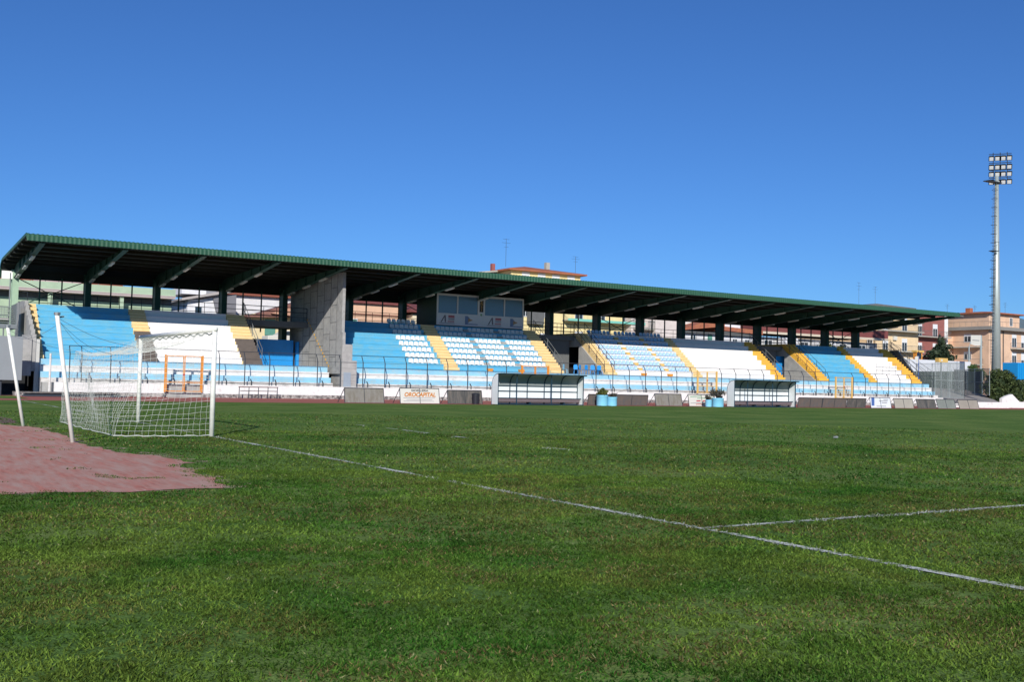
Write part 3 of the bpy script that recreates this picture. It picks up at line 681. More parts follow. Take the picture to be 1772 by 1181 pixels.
def on(tx, s, size, m, x, v, sx=1, shear=0, bold=0): 
    k = v/.95; return text(s, size, m, (x, y+.18*k-.012, v), (ang,0,0), t, 'lettering', shear, sx, bold)
on(t,'GIOIELLERIA',.17,M['ink'],22.85,.80,1.25,0,.004); on(t,'OROCAPITAL',.36,M['goldink'],22.84,.54,.98,.25,.012)
on(t,'VIA ROMA',.001,M['greyink'],22.8,.3) if False else None
for zz, a, b in ((.33,21.7,23.9),(.22,21.9,23.7),(.13,21.7,23.8)):
    k = .18*zz/.95; MB().quad((a,y+k-.006,zz),(b,y+k-.006,zz),(b,y+k-.001,zz+.035),(a,y+k-.001,zz+.035)).build('fine_print', M['greyink'], t)
board(24.8,27.3,.86,M['boardd'],'dark board with a dustbin standing at its right end')
board(35.6,37.9,.75,M['boardr'],'brown board behind the tall planter tubs',tilt=-.12)
board(37.95,40.8,.75,M['boardr'],'long brown board right of the planter tubs',tilt=-.12)
board(41.62,44.1,.86,M['board'],'blank grey board left of the green-striped board')
t, y, ty = board(44.75,47.3,.86,M['boardw'],'white board with green stripes and red lettering beside the planters')
for a, b, z, c in ((44.95,46.0,.66,'greenink'),(45.6,47.1,.56,'greenink'),(44.9,46.9,.2,'greyink'),(45.4,47.0,.12,'redink')):
    k = .18*z/.86; MB().quad((a,y+k-.008,z),(b,y+k-.008,z+.06),(b,y+k+.006,z+.11),(a,y+k+.0,z+.05)).build('printed_stripe', M[c], t)
for a in (45.5,46.1,46.6): k=.18*.38/.86; MB().quad((a,y+k-.012,.34),(a+.4,y+k-.012,.36),(a+.4,y+k+.002,.45),(a,y+k+.002,.43)).build('printed_block', M['redink'], t)
board(55.9,58.6,.76,M['boardr'],'brown board just right of the farther dugout',tilt=-.12)
board(58.65,61.4,.76,M['boardr'],'second brown board right of the farther dugout',tilt=-.12)
board(61.5,63.75,.76,M['boardd'],'streaky dark board below the right-hand yellow gate',tilt=-.12)
t, y, ty = board(64.5,67.05,.87,M['boardb'],'pale board with a blue stripe at its left end')
k = .18; MB().quad((64.6,y+.03,.16),(64.95,y+.03,.16),(65.1,y+.165,.84),(64.72,y+.165,.84)).build('printed_stripe', M['blueink'], t)
for z, a, b in ((.68,66.2,66.8),(.55,65.6,66.7),(.4,65.9,66.6),(.12,65.2,66.4)): k = .18*z/.87; MB().quad((a,y+k-.008,z),(b,y+k-.008,z),(b,y+k+.006,z+.07),(a,y+k+.006,z+.07)).build('printed_mark', M['greyink'], t)
board(67.5,69.95,.81,mat('beige_board', (.36,.34,.29), .8, .1, 2),'beige grey board right of the blue-striped board')
board(70.5,73.0,.79,M['boardd'],'dark streaked board, the darkest of the right-hand row',tilt=.25)
board(73.2,75.7,.82,mat('greygreen_board', (.20,.22,.20), .8, .15, 2),'grey green board between the dark and the last board',tilt=.25)
board(76.2,79.0,.80,mat('warm_grey_board', (.30,.27,.23), .8, .12, 2),'warm grey board, last of the row beside the low white wall',tilt=.25)
# hurdle rack near the wall
t = thing('hurdle_rack', (15.8,41.2,0), 'dark steel rack of hurdles standing against the white wall', 'rack')
hr = MB()
for x in np.linspace(14.5,17.1,5):
    hr.tube([(x,40.9,0),(x+.06,41.05,.75)], .028, 5).tube([(x+.12,41.35,0),(x+.06,41.05,.72)], .022, 5)
hr.build('hurdle_upright', M['dsteel'], t)
MB().tube([(14.5,41.05,.76),(17.2,41.05,.76)], .03, 5).build('top_bar', mat('rusty_bar', (.12,.05,.04), .7, .1, 5), t)
MB().tube([(14.6,40.98,.5),(17.1,40.98,.5)], .022, 5).build('lower_bar', M['dsteel'], t)
# ------------------------------------------------------------------ planters and bins
def lathe(prof, x, y, n=20):
    mb = MB(); vs = [(x+r_*math.cos(2*math.pi*j/n), y+r_*math.sin(2*math.pi*j/n), z) for r_, z in prof for j in range(n)]
    fs = [(i*n+j, i*n+(j+1)%n, (i+1)*n+(j+1)%n, (i+1)*n+j) for i in range(len(prof)-1) for j in range(n)]
    return mb.add(vs, fs)
def planter(x, y, r_, h, lab, plant=None):
    t = thing('planter_tub', (x,y,0), lab, 'planter', 'sky blue planter tubs by the dugouts')
    lathe([(r_*.93,0),(r_*.97,.05),(r_,h-.06),(r_*1.03,h-.05),(r_*1.03,h),(r_*.94,h),(r_*.93,h-.08)], x, y).build('tub', M['tub'], t, smooth=True)
    lathe([(0.001,h-.07),(r_*.93,h-.07)], x, y).build('soil', M['soil'], t)
    if plant:
        q = thing('shrub', (x,y,h-.06), plant[0], 'shrub', None)
        leaves([((x+a,y+b,h+c),(d,d,e)) for a,b,c,d,e in plant[2]], plant[3], .05, int(x*10)).build('foliage', M[plant[1]], q)
        mb = MB()
        for k in range(6): an = k*1.05; mb.tube([(x,y,h-.07),(x+.2*math.cos(an),y+.2*math.sin(an),h+.28)], .012, 4)
        mb.build('stem', M['bark'], q)
planter(36.1,30.0,.39,.72,'taller sky blue tub right of the nearer dugout',('round olive green shrub in the taller blue tub','leafp',[(0,0,.16,.48,.34)],1500))
planter(36.85,29.9,.36,.60,'lower sky blue tub touching the taller tub',('sparse dry plant in the lower blue tub','leafd',[(.05,0,.1,.3,.22),(.3,0,.2,.16,.14)],260))
planter(45.7,30.0,.24,.50,'small sky blue tub left of the farther dugout',('thin dry plant spilling from the small blue tub','leafd',[(-.1,0,.15,.25,.25)],220))
planter(46.5,29.9,.44,.64,'wide sky blue tub close to the farther dugout',('wide dark shrub with spread stems in the wide tub','leafd',[(-.2,0,.35,.5,.35),(.3,0,.38,.4,.25),(-.5,0,.3,.3,.3)],1100))
def bin_(x, y, h, lab, r_=.24):
    t = thing('dustbin', (x,y,0), lab, 'bin', 'dark dustbins along the track')
    lathe([(r_*.85,0),(r_,h-.1)], x, y).build('body', M['bin'], t, smooth=True)
    lathe([(r_*1.08,h-.1),(r_*1.08,h-.02),(r_*.6,h+.02),(.001,h+.03)], x, y).build('lid', M['bin'], t)
bin_(26.5,30.5,.68,'dark dustbin in front of the dark board')
bin_(47.2,30.5,.80,'dark dustbin between the wide tub and the farther dugout')
# ------------------------------------------------------------------ goal
G = thing('football_goal', (0,0,0), 'white football goal with sagging net at the left of the pitch', 'goal')
for s in (-1,1): MB().tube([(0,s*3.72,0),(0,s*3.72,2.5)], .057, 14).build('goal_post', M['post'], G, smooth=True)
MB().tube([(0,-3.78,2.45),(0,3.78,2.45)], .06, 14).build('crossbar', M['post'], G, smooth=True)
def netpt_back(a, b):   # a 0..1 across, b 0 top .. 1 bottom
    yy = -3.7+7.4*a; sag = math.sin(math.pi*a)
    x = -1.75-.35*b+.12*math.sin(9*a+4*b)*b*(1-b)*4 - .15*sag*(1-b); z = (1.98-.18*sag)*(1-b)+.02
    return Vector((x, yy, z))
def netpt_top(a, b):    # b 0 at crossbar .. 1 back
    p0 = Vector((0,-3.7+7.4*a,2.44)); p1 = netpt_back(a,0); q = p0.lerp(p1,b); q.z -= .16*math.sin(math.pi*b)*(1+.3*math.sin(8*a)); return q
def netpt_side(s):
    def fn(a, b):       # a 0 at post .. 1 back, b 0 top .. 1 bottom
        p0 = Vector((0,s*3.7,2.42*(1-b)+.02)); p1 = netpt_back(0 if s < 0 else 1, b); q = p0.lerp(p1, a)
        q.y += -s*.0+s*.14*math.sin(math.pi*a)*math.sin(math.pi*b*.9); q.z -= .05*math.sin(math.pi*a)*(1-b); return q
    return fn
def netgrid(fn, na, nb, rad=.0030):
    mb = MB(); P = [[fn(i/na, j/nb)+Vector((random.uniform(-.012,.012),random.uniform(-.012,.012),random.uniform(-.012,.012))) for j in range(nb+1)] for i in range(na+1)]
    for i in range(na+1): mb.tube(P[i], rad, 3)
    for j in range(nb+1): mb.tube([P[i][j] for i in range(na+1)], rad, 3)
    return mb
nets = MB()
for fn, na, nb in ((netpt_back,54,18),(netpt_top,40,8),(netpt_side(-1),15,18),(netpt_side(1),15,18)):
    g = netgrid(fn, na, nb); nets.add(g.v, g.f)
pn = [Vector((0.0,-3.74,.02)), Vector((-1.1,-3.9,.03)), Vector((-2.1,-3.75,.03)), Vector((-2.15,0,.03)), Vector((-2.1,3.75,.03))]
nets.tube([pn[min(int(k/10),3)].lerp(pn[min(int(k/10),3)+1],(k%10)/10)+Vector((.04*math.sin(k*2.1),.03*math.sin(k*1.3),.012*math.sin(k*1.7))) for k in range(40)], .010, 4)
nets.tube([(0.03,-3.7+7.4*k/40,2.36+.03*math.sin(k*1.7)) for k in range(41)], .02, 4)
nets.build('net', M['net'], G)
def pole(b, t_, lab):
    o = thing('net_pole', b, lab, 'pole', 'leaning white net poles behind the goal')
    MB().tube([b, t_], .042, 10).build('pole_shaft', M['post'], o, smooth=True)
    MB().tube([Vector(t_), Vector(t_)+Vector((0,0,.05))], .06, 8).tube([Vector(t_)-Vector((0,0,.05)), Vector(t_)+Vector((.14,.1,-.02))], .015, 4).build('pole_cap', M['steel'], o)
pole((-3.27,1.66,0), (-3.72,1.66,2.5), 'leaning white net pole behind the goal, nearer the stand')
pole((-3.26,-5.59,0), (-3.64,-5.62,2.5), 'leaning white net pole behind the goal, nearer the camera')
rp = thing('net_ropes', (-3,-2,2.3), 'thin ropes running from the net poles to the goal net', 'rope')
rb = MB()
for a, b, s in (((-3.64,-5.62,2.45),(-1.75,-3.7,1.98),.10),((-3.64,-5.62,2.45),(-1.8,1.0,1.9),.12),((-3.72,1.66,2.45),(-1.75,3.7,2.0),.1),((-3.64,-5.62,2.3),(-3.72,1.66,2.35),.2),((-3.64,-5.62,2.42),(-1.8,-1.5,1.85),.15)):
    a = Vector(a); b = Vector(b); rb.tube([a.lerp(b,t)-Vector((0,0,s*math.sin(math.pi*t))) for t in np.linspace(0,1,9)], .004, 4)
rb.build('rope', M['rope'], rp)
# ------------------------------------------------------------------ left end props
t = thing('grey_panel', (0,41,0), 'large plain grey panel on legs at the left edge', 'panel')
MB().box(-6,1.38,41.0,41.08,.93,3.53).build('sheet', mat('grey_panel_paint', (.26,.28,.30), .7, .08, .8), t)
pl = MB()
for x in (-5.5,-2.5,.3): pl.tube([(x,41.2,0),(x,41.2,3.4)], .05, 6)
pl.build('support_leg', M['dsteel'], t)
t = thing('hurdle_stack', (3,39.5,0), 'low stack of dark bars lying on the track at the wall foot', 'bars')
hb = MB()
for k in range(5): hb.box(1.2+.1*k,7.0-.3*k,39.0+.25*k,39.12+.25*k,.02+.08*(k%2),.10+.09*(k%2))
hb.build('bar', M['dsteel'], t)
MB().box(1.3,6.6,39.1,39.9,.21,.26).build('cover_plank', M['boardr'], t)
t = thing('end_post', (3.35,41.9,0), 'slim pale post standing at the left end of the wall', 'post')
MB().tube([(3.05,41.85,.2),(3.05,41.85,2.6)], .06, 8).build('shaft', M['band'], t)
# ------------------------------------------------------------------ right end: walls, ramp, mesh fences
sheet('ramp', [(83,42.3),(91,42.3),(118,48),(120,53.5),(113,58),(104,60),(90,50)], .02, M['asph'])
mbr = MB().add([(89.5,42.4,.03),(100,42.4,.25),(109,50.6,1.15),(111.2,55,1.85),(104,58,2.2),(89.5,54,1.6)], [(0,1,2,3,4,5)]); tag(mbr.build('sloping_pavement', M['asph']), kind='structure')
def wire_fence(pts, z0, z1, lab, m='galv', sp=.12, post=2.0, dens=True, rad=.007):
    t = thing('mesh_fence', (pts[0][0],pts[0][1],z0), lab, 'fence'); mb = MB(); pm_ = MB()
    for (a, b) in zip(pts[:-1], pts[1:]):
        A = Vector((*a,0)); B = Vector((*b,0)); L = (B-A).length; n = int(L/post)
        for i in range(n+1): q = A.lerp(B, i/max(n,1)); pm_.tube([q+Vector((0,0,z0)), q+Vector((0,0,z1+.05))], .035, 5)
        for z in (z0+.05,(z0+z1)/2,z1): pm_.tube([A+Vector((0,0,z)), B+Vector((0,0,z))], .02, 4)
        H = z1-z0; k = -H
        while k < L:
            for sgn in (1,-1):
                u0 = max(k,0); u1 = min(k+H,L)
                za = u0-k; zb = u1-k
                if sgn < 0: za, zb = H-za, H-zb
                mb.tube([A.lerp(B,u0/L)+Vector((0,0,z0+za)), A.lerp(B,u1/L)+Vector((0,0,z0+zb))], rad, 3)
            k += sp
    pm_.build('fence_frame', M['galv'], t); mb.build('chain_link', M[m], t)
wire_fence([(89.0,43.0),(93.9,43.0),(93.9,49.0)], .85, 4.6, 'tall grey chain-link cage at the right end of the stand', sp=.14)
wire_fence([(99.5,43.8),(105.5,52.5),(111.4,55.0)], 1.2, 4.2, 'dark mesh fence running up beside the ramp', m='dsteel', sp=.2, rad=.012)
t = thing('dark_screen', (105,53,0), 'dark green windbreak screen panel behind the mesh fence', 'screen')
MB().prism([(101.2,3.9),(116.5,4.3),(116.5,.2),(114.4,.2),(109.0,1.8),(101.2,2.4)], 56.2, 56.25, 0, 'y').build('screen_cloth', mat('screen_green', (.045,.065,.06), .8, .2, 2), t)
for x in (110,116.3): MB().tube([(x,56.1,0),(x,56.1,4.3)], .06, 6).build('screen_post', M['galv'], t)
t = thing('white_shed', (109,60,0), 'low white shed wall with a small blue emblem behind the end stairs', 'shed')
MB().box(106.8,119.5,60.0,64,0,5.62).build('wall', mat('shed_white', (.66,.68,.72), .7, .06, 1), t)
MB().box(106.6,119.7,59.9,60.0-.003,3.4,3.6).build('blue_stripe', M['blueink'], t)
lathe([(.001,0),(.28,0)], 0, 0, 16).build('emblem', M['blueink'], t).matrix_local = Matrix.Translation((1.6,-.02,5.0)) @ Matrix.Rotation(R(90),4,'X')
t = thing('yellow_box', (93.5,46,0), 'small yellow box mounted on top of the chain-link cage', 'box')
MB().box(93.45,95.0,45.8,46.3,4.72,5.2).build('casing', M['gyel'], t, bevel=.02); MB().box(93.75,94.05,45.77,45.798,4.85,5.05).build('notice', M['boardw'], t)
MB().box(94.1,94.2,46.0,46.1,0,4.72).build('stand_post', M['galv'], t)
t = thing('white_flag', (91.4,47,0), 'small white flag on a dark pole above the cage', 'flag')
MB().tube([(91.6,47,1.5),(91.6,47,5.9)], .05, 6).build('pole', M['blueink'], t); MB().add([(91.6,47,5.5),(91.0,47.05,5.2),(91.15,47,4.7),(91.6,47,4.6)], [(0,1,2,3)]).build('cloth', M['boardw'], t)
t = thing('low_white_wall', (90,36,0), 'low whitewashed wall with stepped broken top beside the track', 'wall')
MB().box(80.0,84.5,36.2,36.5,.28,.36).box(80.0,84.3,36.2,36.5,.02,.2).box(84.5,91.3,36.1,36.6,0,.56).build('coping', M['wallw'], t)
MB().prism([(85.5,.56),(90.9,.58),(90.8,.0),(84.6,0)], 35.9, 36.1, 0, 'y').build('broken_slab', M['wallw'], t)
t = thing('white_end_wall', (96,37,0), 'white painted wall rising to a sloped block at the far right', 'wall')
MB().prism([(92.1,0),(130,0),(130,.62),(95.1,.62),(93.8,1.40),(92.9,1.22),(92.1,.95)], 37.4, 37.7, 0, 'y').build('wall_face', M['wallw'], t)
# floodlight mast
t = thing('floodlight_mast', (113,52,0), 'tall grey floodlight mast with four rows of lamps', 'floodlight')
MB().tube([(113.0,52,0),(113.0,52,28.6)], .62, 16, rad2=.22).build('mast_shaft', M['galv'], t, smooth=True)
MB().box(112.5,113.5,51.5,52.5,0,.3).build('mast_base', M['conc'], t)
ld = MB()
for s in (0,.42): ld.tube([(111.55+s*.0+.0,51.4+s,5),(112.35,51.6+s,27.6)], .022, 4)
z = 5.3
while z < 27.3: k = (z-5)/22.6; ld.tube([(111.55+.8*k,51.4+.2*k,z),(111.55+.8*k,51.82+.2*k,z)], .02, 4); z += .38
z = 8.0
while z < 27:
    k = (z-5)/22.6; c = Vector((111.3+.8*k,51.6,z)); ld.tube([c+Vector((.35*math.cos(a)-.05,.35*math.sin(a),0)) for a in np.linspace(0,2*math.pi,9)], .018, 4); z += 1.1
ld.build('ladder', M['dsteel'], t)
MB().box(111.4,112.5,51.3,52.0,19.05,19.12).tube([(111.4,51.3,20.2),(112.5,51.3,20.2)],.025,4).tube([(111.4,51.3,19.1),(111.4,51.3,20.2)],.025,4).tube([(112.4,51.3,19.1),(112.4,51.3,20.2)],.025,4).build('rest_platform', M['dsteel'], t)
MB().box(110.7,113.4,51.5,52.3,27.7,27.8).tube([(110.6,51.2,28.9),(112.2,51.2,28.9)],.025,4).tube([(110.6,51.2,27.8),(110.6,51.2,28.9)],.025,4).build('top_platform', M['dsteel'], t)
hf = MB(); hd = Vector((.62,-.78,0)).normalized()
cross = Vector((.6,-.8,0))
HC = Vector((113.7,52,0))
for z in (28.2,29.2,30.1,31.2): hf.tube([HC+cross*-1.3+Vector((0,0,z+.3)), HC+cross*1.3+Vector((0,0,z+.3))], .05, 5)
for s in (-.8,0,.8): hf.tube([HC+cross*s+Vector((0,0,27.8)), HC+cross*s+Vector((0,0,31.7))], .05, 5)
hf.build('head_frame', M['dsteel'], t)
aim = (Vector((60,10,0))-Vector((113,52,46))).normalized()
for row, z in enumerate((28.1,29.1,30.0,31.1)):
    for k in range(4):
        c = HC+cross*(-1.02+.68*k)+Vector((0,0,z))+aim*.35; s = cross; up = s.cross(aim).normalized()
        if up.z < 0: up = -up
        mb = MB(); w, h_, d = .32, .33, .55
        q = [c+s*a*w+up*b*h_ for a, b in ((-1,-1),(1,-1),(1,1),(-1,1))]; q2 = [c-aim*d+s*a*w*.5+up*b*h_*.5 for a, b in ((-1,-1),(1,-1),(1,1),(-1,1))]
        mb.add(q+q2, [(0,4,5,1),(1,5,6,2),(2,6,7,3),(3,7,4,0),(4,7,6,5)])
        b_ = mb.build('lamp_head', M['dsteel'], t)
        MB().add([v+aim*.005-(v-c)*.28-up*.03 for v in q], [(0,1,2,3)]).build('lens', M['lens'], b_)
# ------------------------------------------------------------------ buildings behind
def wm(n, c, **k): return mat(n, c, .8, k.get('var',.08), .6, dirt=tuple(x*.8 for x in c), dscale=.5, damt=.42)
M['shut'] = mat('shutter_white', (.70,.72,.74), .6, .05, 3); M['shg'] = mat('shutter_green', (.10,.28,.22), .6, .1, 3)
M['slab'] = mat('balcony_slab', (.42,.41,.36), .8, .15, 2); M['tile'] = mat('terracotta_tiles', (.40,.145,.075), .85, .2, 2.5, dirt=(.30,.10,.07), dscale=1, damt=.45)
M['dtile'] = mat('dark_red_tiles', (.20,.06,.055), .85, .2, 2.5)
def window(par, face, u, z, w, h, plane, shutter=None, balc=False):
    # face 's' : facade normal -Y at y=plane ; face 'w' : normal -X at x=plane
    def bx(mb, a, b, o0, o1, c, d, m=0):
        if face == 's': mb.box(a,b,plane-o1,plane-o0,c,d,m)
        else: mb.box(plane-o1,plane-o0,a,b,c,d,m)
    fr = MB(); f_ = .08
    bx(fr,u-f_,u,.002,.06,z-f_,z+h+f_); bx(fr,u+w,u+w+f_,.002,.06,z-f_,z+h+f_); bx(fr,u,u+w,.002,.06,z+h,z+h+f_); bx(fr,u,u+w,.002,.08,z-f_,z)
    bx(fr,u+w/2-.04,u+w/2+.04,.002,.045,z,z+h)
    o = fr.build('window', M['shut'], par)
    g = MB(); bx(g,u,u+w,.003,.02,z,z+h); g.build('pane', M['glass'], o)
    if shutter is not None:
        s = MB(); bx(s,u,u+w,.022,.05,z+h*(1-shutter[0]),z+h); s.build('shutter', M[shutter[1]], o)
def balcony(par, face, u0, u1, z, plane, d=1.3, solid=None, fm='steel', H=1.0):
    mb = MB()
    if face == 's': mb.box(u0,u1,plane-d,plane-.002,z-.18,z)
    else: mb.box(plane-d,plane-.002,u0,u1,z-.18,z)
    o = mb.build('balcony', M['slab'], par); rl = MB()
    C = (lambda u, e: (u, plane-e)) if face == 's' else (lambda u, e: (plane-e, u))
    pts = [C(u0,0.02), C(u0,d-.05), C(u1,d-.05), C(u1,.02)]
    if solid:
        for a, b in zip(pts[:-1], pts[1:]):
            x0, x1 = sorted((a[0],b[0])); y0, y1 = sorted((a[1],b[1])); rl.box(x0-.03,x1+.03,y0-.03,y1+.03,z+.001,z+H)
        rl.build('parapet', M[solid], o)
    else:
        for a, b in zip(pts[:-1], pts[1:]):
            rl.tube([(*a,z+H),(*b,z+H)], .03, 4); L = math.hypot(b[0]-a[0],b[1]-a[1]); n = max(1,int(L/.22))
            for i in range(n+1): t_ = i/n; q = (a[0]+(b[0]-a[0])*t_, a[1]+(b[1]-a[1])*t_); rl.tube([(*q,z),(*q,z+H)], .014, 3)
        rl.build('railing', M[fm], o)
def hip(par, x0, x1, y0, y1, z, h, m, o_=.5, name='roof'):
    x0 -= o_; x1 += o_; y0 -= o_; y1 += o_; k = min(y1-y0, x1-x0)/2; mb = MB()
    if x1-x0 >= y1-y0: a = (x0+k,(y0+y1)/2,z+h); b = (x1-k,(y0+y1)/2,z+h); fs = [(0,1,5,4),(1,2,5),(2,3,4,5),(3,0,4),(3,2,1,0)]
    else: a = ((x0+x1)/2,y0+k,z+h); b = ((x0+x1)/2,y1-k,z+h); fs = [(0,1,4),(1,2,5,4),(2,3,5),(3,0,4,5),(3,2,1,0)]
    mb.add([(x0,y0,z),(x1,y0,z),(x1,y1,z),(x0,y1,z),a,b], fs); mb.box(x0,x1,y0,y1,z-.22,z-.003)
    return mb.build(name, m, par)
def antenna(par, x, y, z, h):
    mb = MB().tube([(x,y,z),(x,y,z+h)], .028, 4)
    for k, w in ((.98,.5),(.85,.7),(.7,.4)): mb.tube([(x-w,y,z+h*k),(x+w,y,z+h*k)], .016, 3)
    return mb.build('antenna', M['dsteel'], par)
# green flats on the left
m_g = wm('pale_green_render', (.42,.54,.38)); m_rb = mat('redbrown_render', (.26,.08,.05), .8, .1, 1)
b = thing('green_flats', (3,76,0), 'pale green flat-roofed building with long balconies behind the stand end', 'building')
MB().box(-30,17.9,73.4,84,0,8.0).build('wall', m_g, b); MB().box(-30,14.2,77,84,8.0,10.0).build('roof_storey', m_rb, b)
MB().box(-30,17.9,72.0,73.4,8.55,8.72).box(-30,17.95,71.95,84,8.72,8.80).build('roof_slab', mat('pinkish_slab', (.50,.42,.40), .8, .08, 1), b)
MB().box(-30,17.9,72.0,72.12,8.8,9.42).build('parapet', m_g, b); MB().box(-30,17.9,73.42,84,8.0,8.55).build('upper_wall', M['dconc'], b)
for x in (-12,-6,0.5,7.0,13.0): MB().box(x,x+.35,72.2,72.5,7.2,8.55).build('pillar', m_g, b)
for x, w in ((6.3,1.3),(11.6,1.3),(16,1.0)): MB().box(x,x+w,73.33,73.398,6.3,7.35).build('red_awning', mat('brick_red', (.40,.10,.06), .8, .1, 2), b)
balcony(b,'s',-30,17.7,6.1,73.4,d=1.3,solid=None,H=.95)
rr = MB()
for z in (9.7,9.95): rr.tube([(4.5,72.1,z),(14.3,72.1,z)], .03, 4)
for x in np.arange(4.5,14.3,1.1): rr.tube([(x,72.1,9.4),(x,72.1,9.95)], .03, 4)
rr.build('roof_rail', M['steel'], b)
MB().prism([(6.3,9.42),(9.9,9.42),(9.9,9.9),(6.3,9.9)], 73.5, 76.5, 0, 'y').build('roof_hut', mat('pink_render', (.58,.42,.42), .8, .1, 1), b)
# white villa
m_w = wm('white_render', (.72,.72,.74)); b = thing('white_villa', (25,88,0), 'white villa with sloping roofs and a shaded gable end', 'house')
MB().box(22.4,27.6,85,93,0,9.6).build('wall', m_w, b)
MB().prism([(21.6,9.35),(28.6,10.9),(28.6,11.2),(21.6,9.6)], 84.2, 94, 0, 'y').build('roof', mat('villa_roof', (.42,.38,.36), .8, .1, 2), b)
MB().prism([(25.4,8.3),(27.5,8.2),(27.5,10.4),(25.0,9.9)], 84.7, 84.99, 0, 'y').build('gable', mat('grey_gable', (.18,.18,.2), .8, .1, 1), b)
MB().box(22.0,24.6,86,92,10.2,10.9).build('roof_storey', m_w, b)
for x in (23.2,25.9): window(b,'s',x,7.2,.7,1.6,85)
balcony(b,'s',22.4,27.5,7.0,85,H=.9)
# big white building
b = thing('white_block', (33,99,0), 'large plain white block with brown eaves left of the pier', 'building')
MB().box(29.2,45,95,108,0,11.1).build('wall', wm('white_render_two', (.70,.69,.70)), b)
MB().box(28.6,45.4,94.4,108.5,11.1,11.4).build('eaves', m_rb, b); MB().box(29.0,45.2,95,108,11.42,12.1).build('roof_parapet', wm('grey_render', (.5,.5,.5)), b)
# terracotta house
b = thing('terracotta_house', (26,72,0), 'low pink house with terracotta roof seen through the first gap', 'house')
MB().box(24.8,32,70.5,78,0,7.5).build('wall', wm('cream_render', (.72,.60,.36)), b)
MB().prism([(22.6,7.2),(24.7,7.35),(29.3,8.95),(31,8.7),(33,7.8),(33,7.5),(24,7.1)], 69.6, 72.5, 0, 'y').build('roof', mat('brown_tiles', (.24,.115,.09), .85, .2, 2.5), b)
MB().prism([(26.2,7.55),(29.8,8.8),(29.8,7.3)], 69.3, 69.58, 0, 'y').build('gable', wm('salmon_render', (.55,.30,.20)), b)
MB().box(26.0,27.0,70.40,70.498,5.5,7.0).build('teal_shutter', M['shg'], b)
t = thing('white_van', (27,67,3.6), 'white van parked beyond the stand seen through the first gap', 'van')
MB().prism([(24.9,4.4),(29.2,4.4),(29.2,5.9),(26.6,5.85),(25.9,5.4),(24.9,5.3)], 66.2, 68.0, 0, 'y').build('body', M['boardw'], t, bevel=.06)
MB().prism([(26.1,5.4),(26.7,5.75),(27.3,5.77),(27.3,5.4)], 66.16, 66.198, 0, 'y').build('side_window', M['glass'], t)
for x in (25.7,28.4): MB().tube([(x,66.15,4.4),(x,66.4,4.4)], .32, 14).build('wheel', M['black'], t)
MB().box(20,34,65,69.5,0,4.08).build('raised_street', M['asph'])['kind'] = 'structure'
# orange building
b = thing('orange_building', (41,77,0), 'salmon orange building with dark red roof right of the pier', 'building')
m_or = wm('salmon_orange_render', (.72,.46,.31)); MB().box(34,43.0,75,86,0,9.55).build('wall', m_or, b)
hip(b,34,43,75,86,9.7,2.0,M['dtile'],.4)
MB().box(34,43.0,74.9,74.998,8.28,8.42).build('string_course', mat('course_brown', (.2,.09,.06), .8, .1, 2), b)
for x in (36.3,41.0): window(b,'s',x,6.4,1.1,1.35,75,(.25,'shg'))
b = thing('cream_house', (47,74,0), 'cream house with wide dark red roof beside the press box', 'house')
MB().box(43.4,52,74,84,0,8.6).build('wall', wm('cream_render_two', (.80,.68,.48)), b); hip(b,43.4,52,74,84,9.0,1.8,M['dtile'],.6)
window(b,'s',44.6,6.2,1.0,1.5,74)
# yellow palazzo
m_y = wm('butter_yellow_render', (.80,.66,.33)); b = thing('yellow_palazzo', (74,100,0), 'tall yellow apartment house with red tiled roof above the stand', 'building')
MB().box(68.6,80.2,95,108,0,17.0).build('wall', m_y, b)
rf = hip(b,68.6,80.2,95,108,17.15,1.2,M['tile'],.7)
MB().box(77,77.6,99,99.6,18.0,19.0).build('chimney', M['slab'], rf); MB().box(67.3,67.8,98,98.5,16.2,18.0).build('chimney', mat('brick_chimney', (.32,.1,.09), .8, .1, 2), rf)
antenna(rf,68.9,97,17.6,3.9); antenna(rf,80.7,97,17.4,2.6)
for z in (15.2,12.0,8.8):
    for x in (70.4,73.0,75.4,78.0): window(b,'s',x,z,1.1,1.6,95,(.3,'shut'))
for z in (11.8,8.6): balcony(b,'s',69.5,79.5,z,95,d=1.4,solid=None,H=1.0)
b = thing('dark_roofed_annex', (66,101,0), 'low-pitched grey roofed annex left of the yellow apartment house', 'building')
MB().box(61,68.0,98,108,0,15.9).build('wall', wm('grey_beige_render', (.4,.37,.33)), b); MB().prism([(60.4,16.1),(68.3,17.1),(68.3,16.9),(60.4,15.9)], 97.5, 108.5, 0, 'y').build('roof', M['slab'], b)
b = thing('yellow_house', (76,90,0), 'yellow house with long green-edged balconies seen between the columns', 'building')
MB().box(64.0,85.3,88,94.8,0,12.4).build('wall', wm('bright_yellow_render', (.84,.70,.36)), b)
M['aqua'] = mat('aqua_edge', (.20,.55,.45), .7, .05, 2)
for z in (6.2,10.05):
    balcony(b,'s',72.4,85.2,z,88,d=1.5); MB().box(72.3,85.25,86.42,86.49,z-.2,z+.12).build('balcony_edge', M['aqua'], b)
for x in (66.0,69.0,74.5,78.2,82.5): 
    for z in (6.6,10.2): window(b,'s',x,z,1.2,1.9 if x > 73 else 1.4,88,(.2,'shut'))
MB().box(66.8,69.0,87.2,87.98,9.2,10.9).build('side_awning', M['dconc'], b)
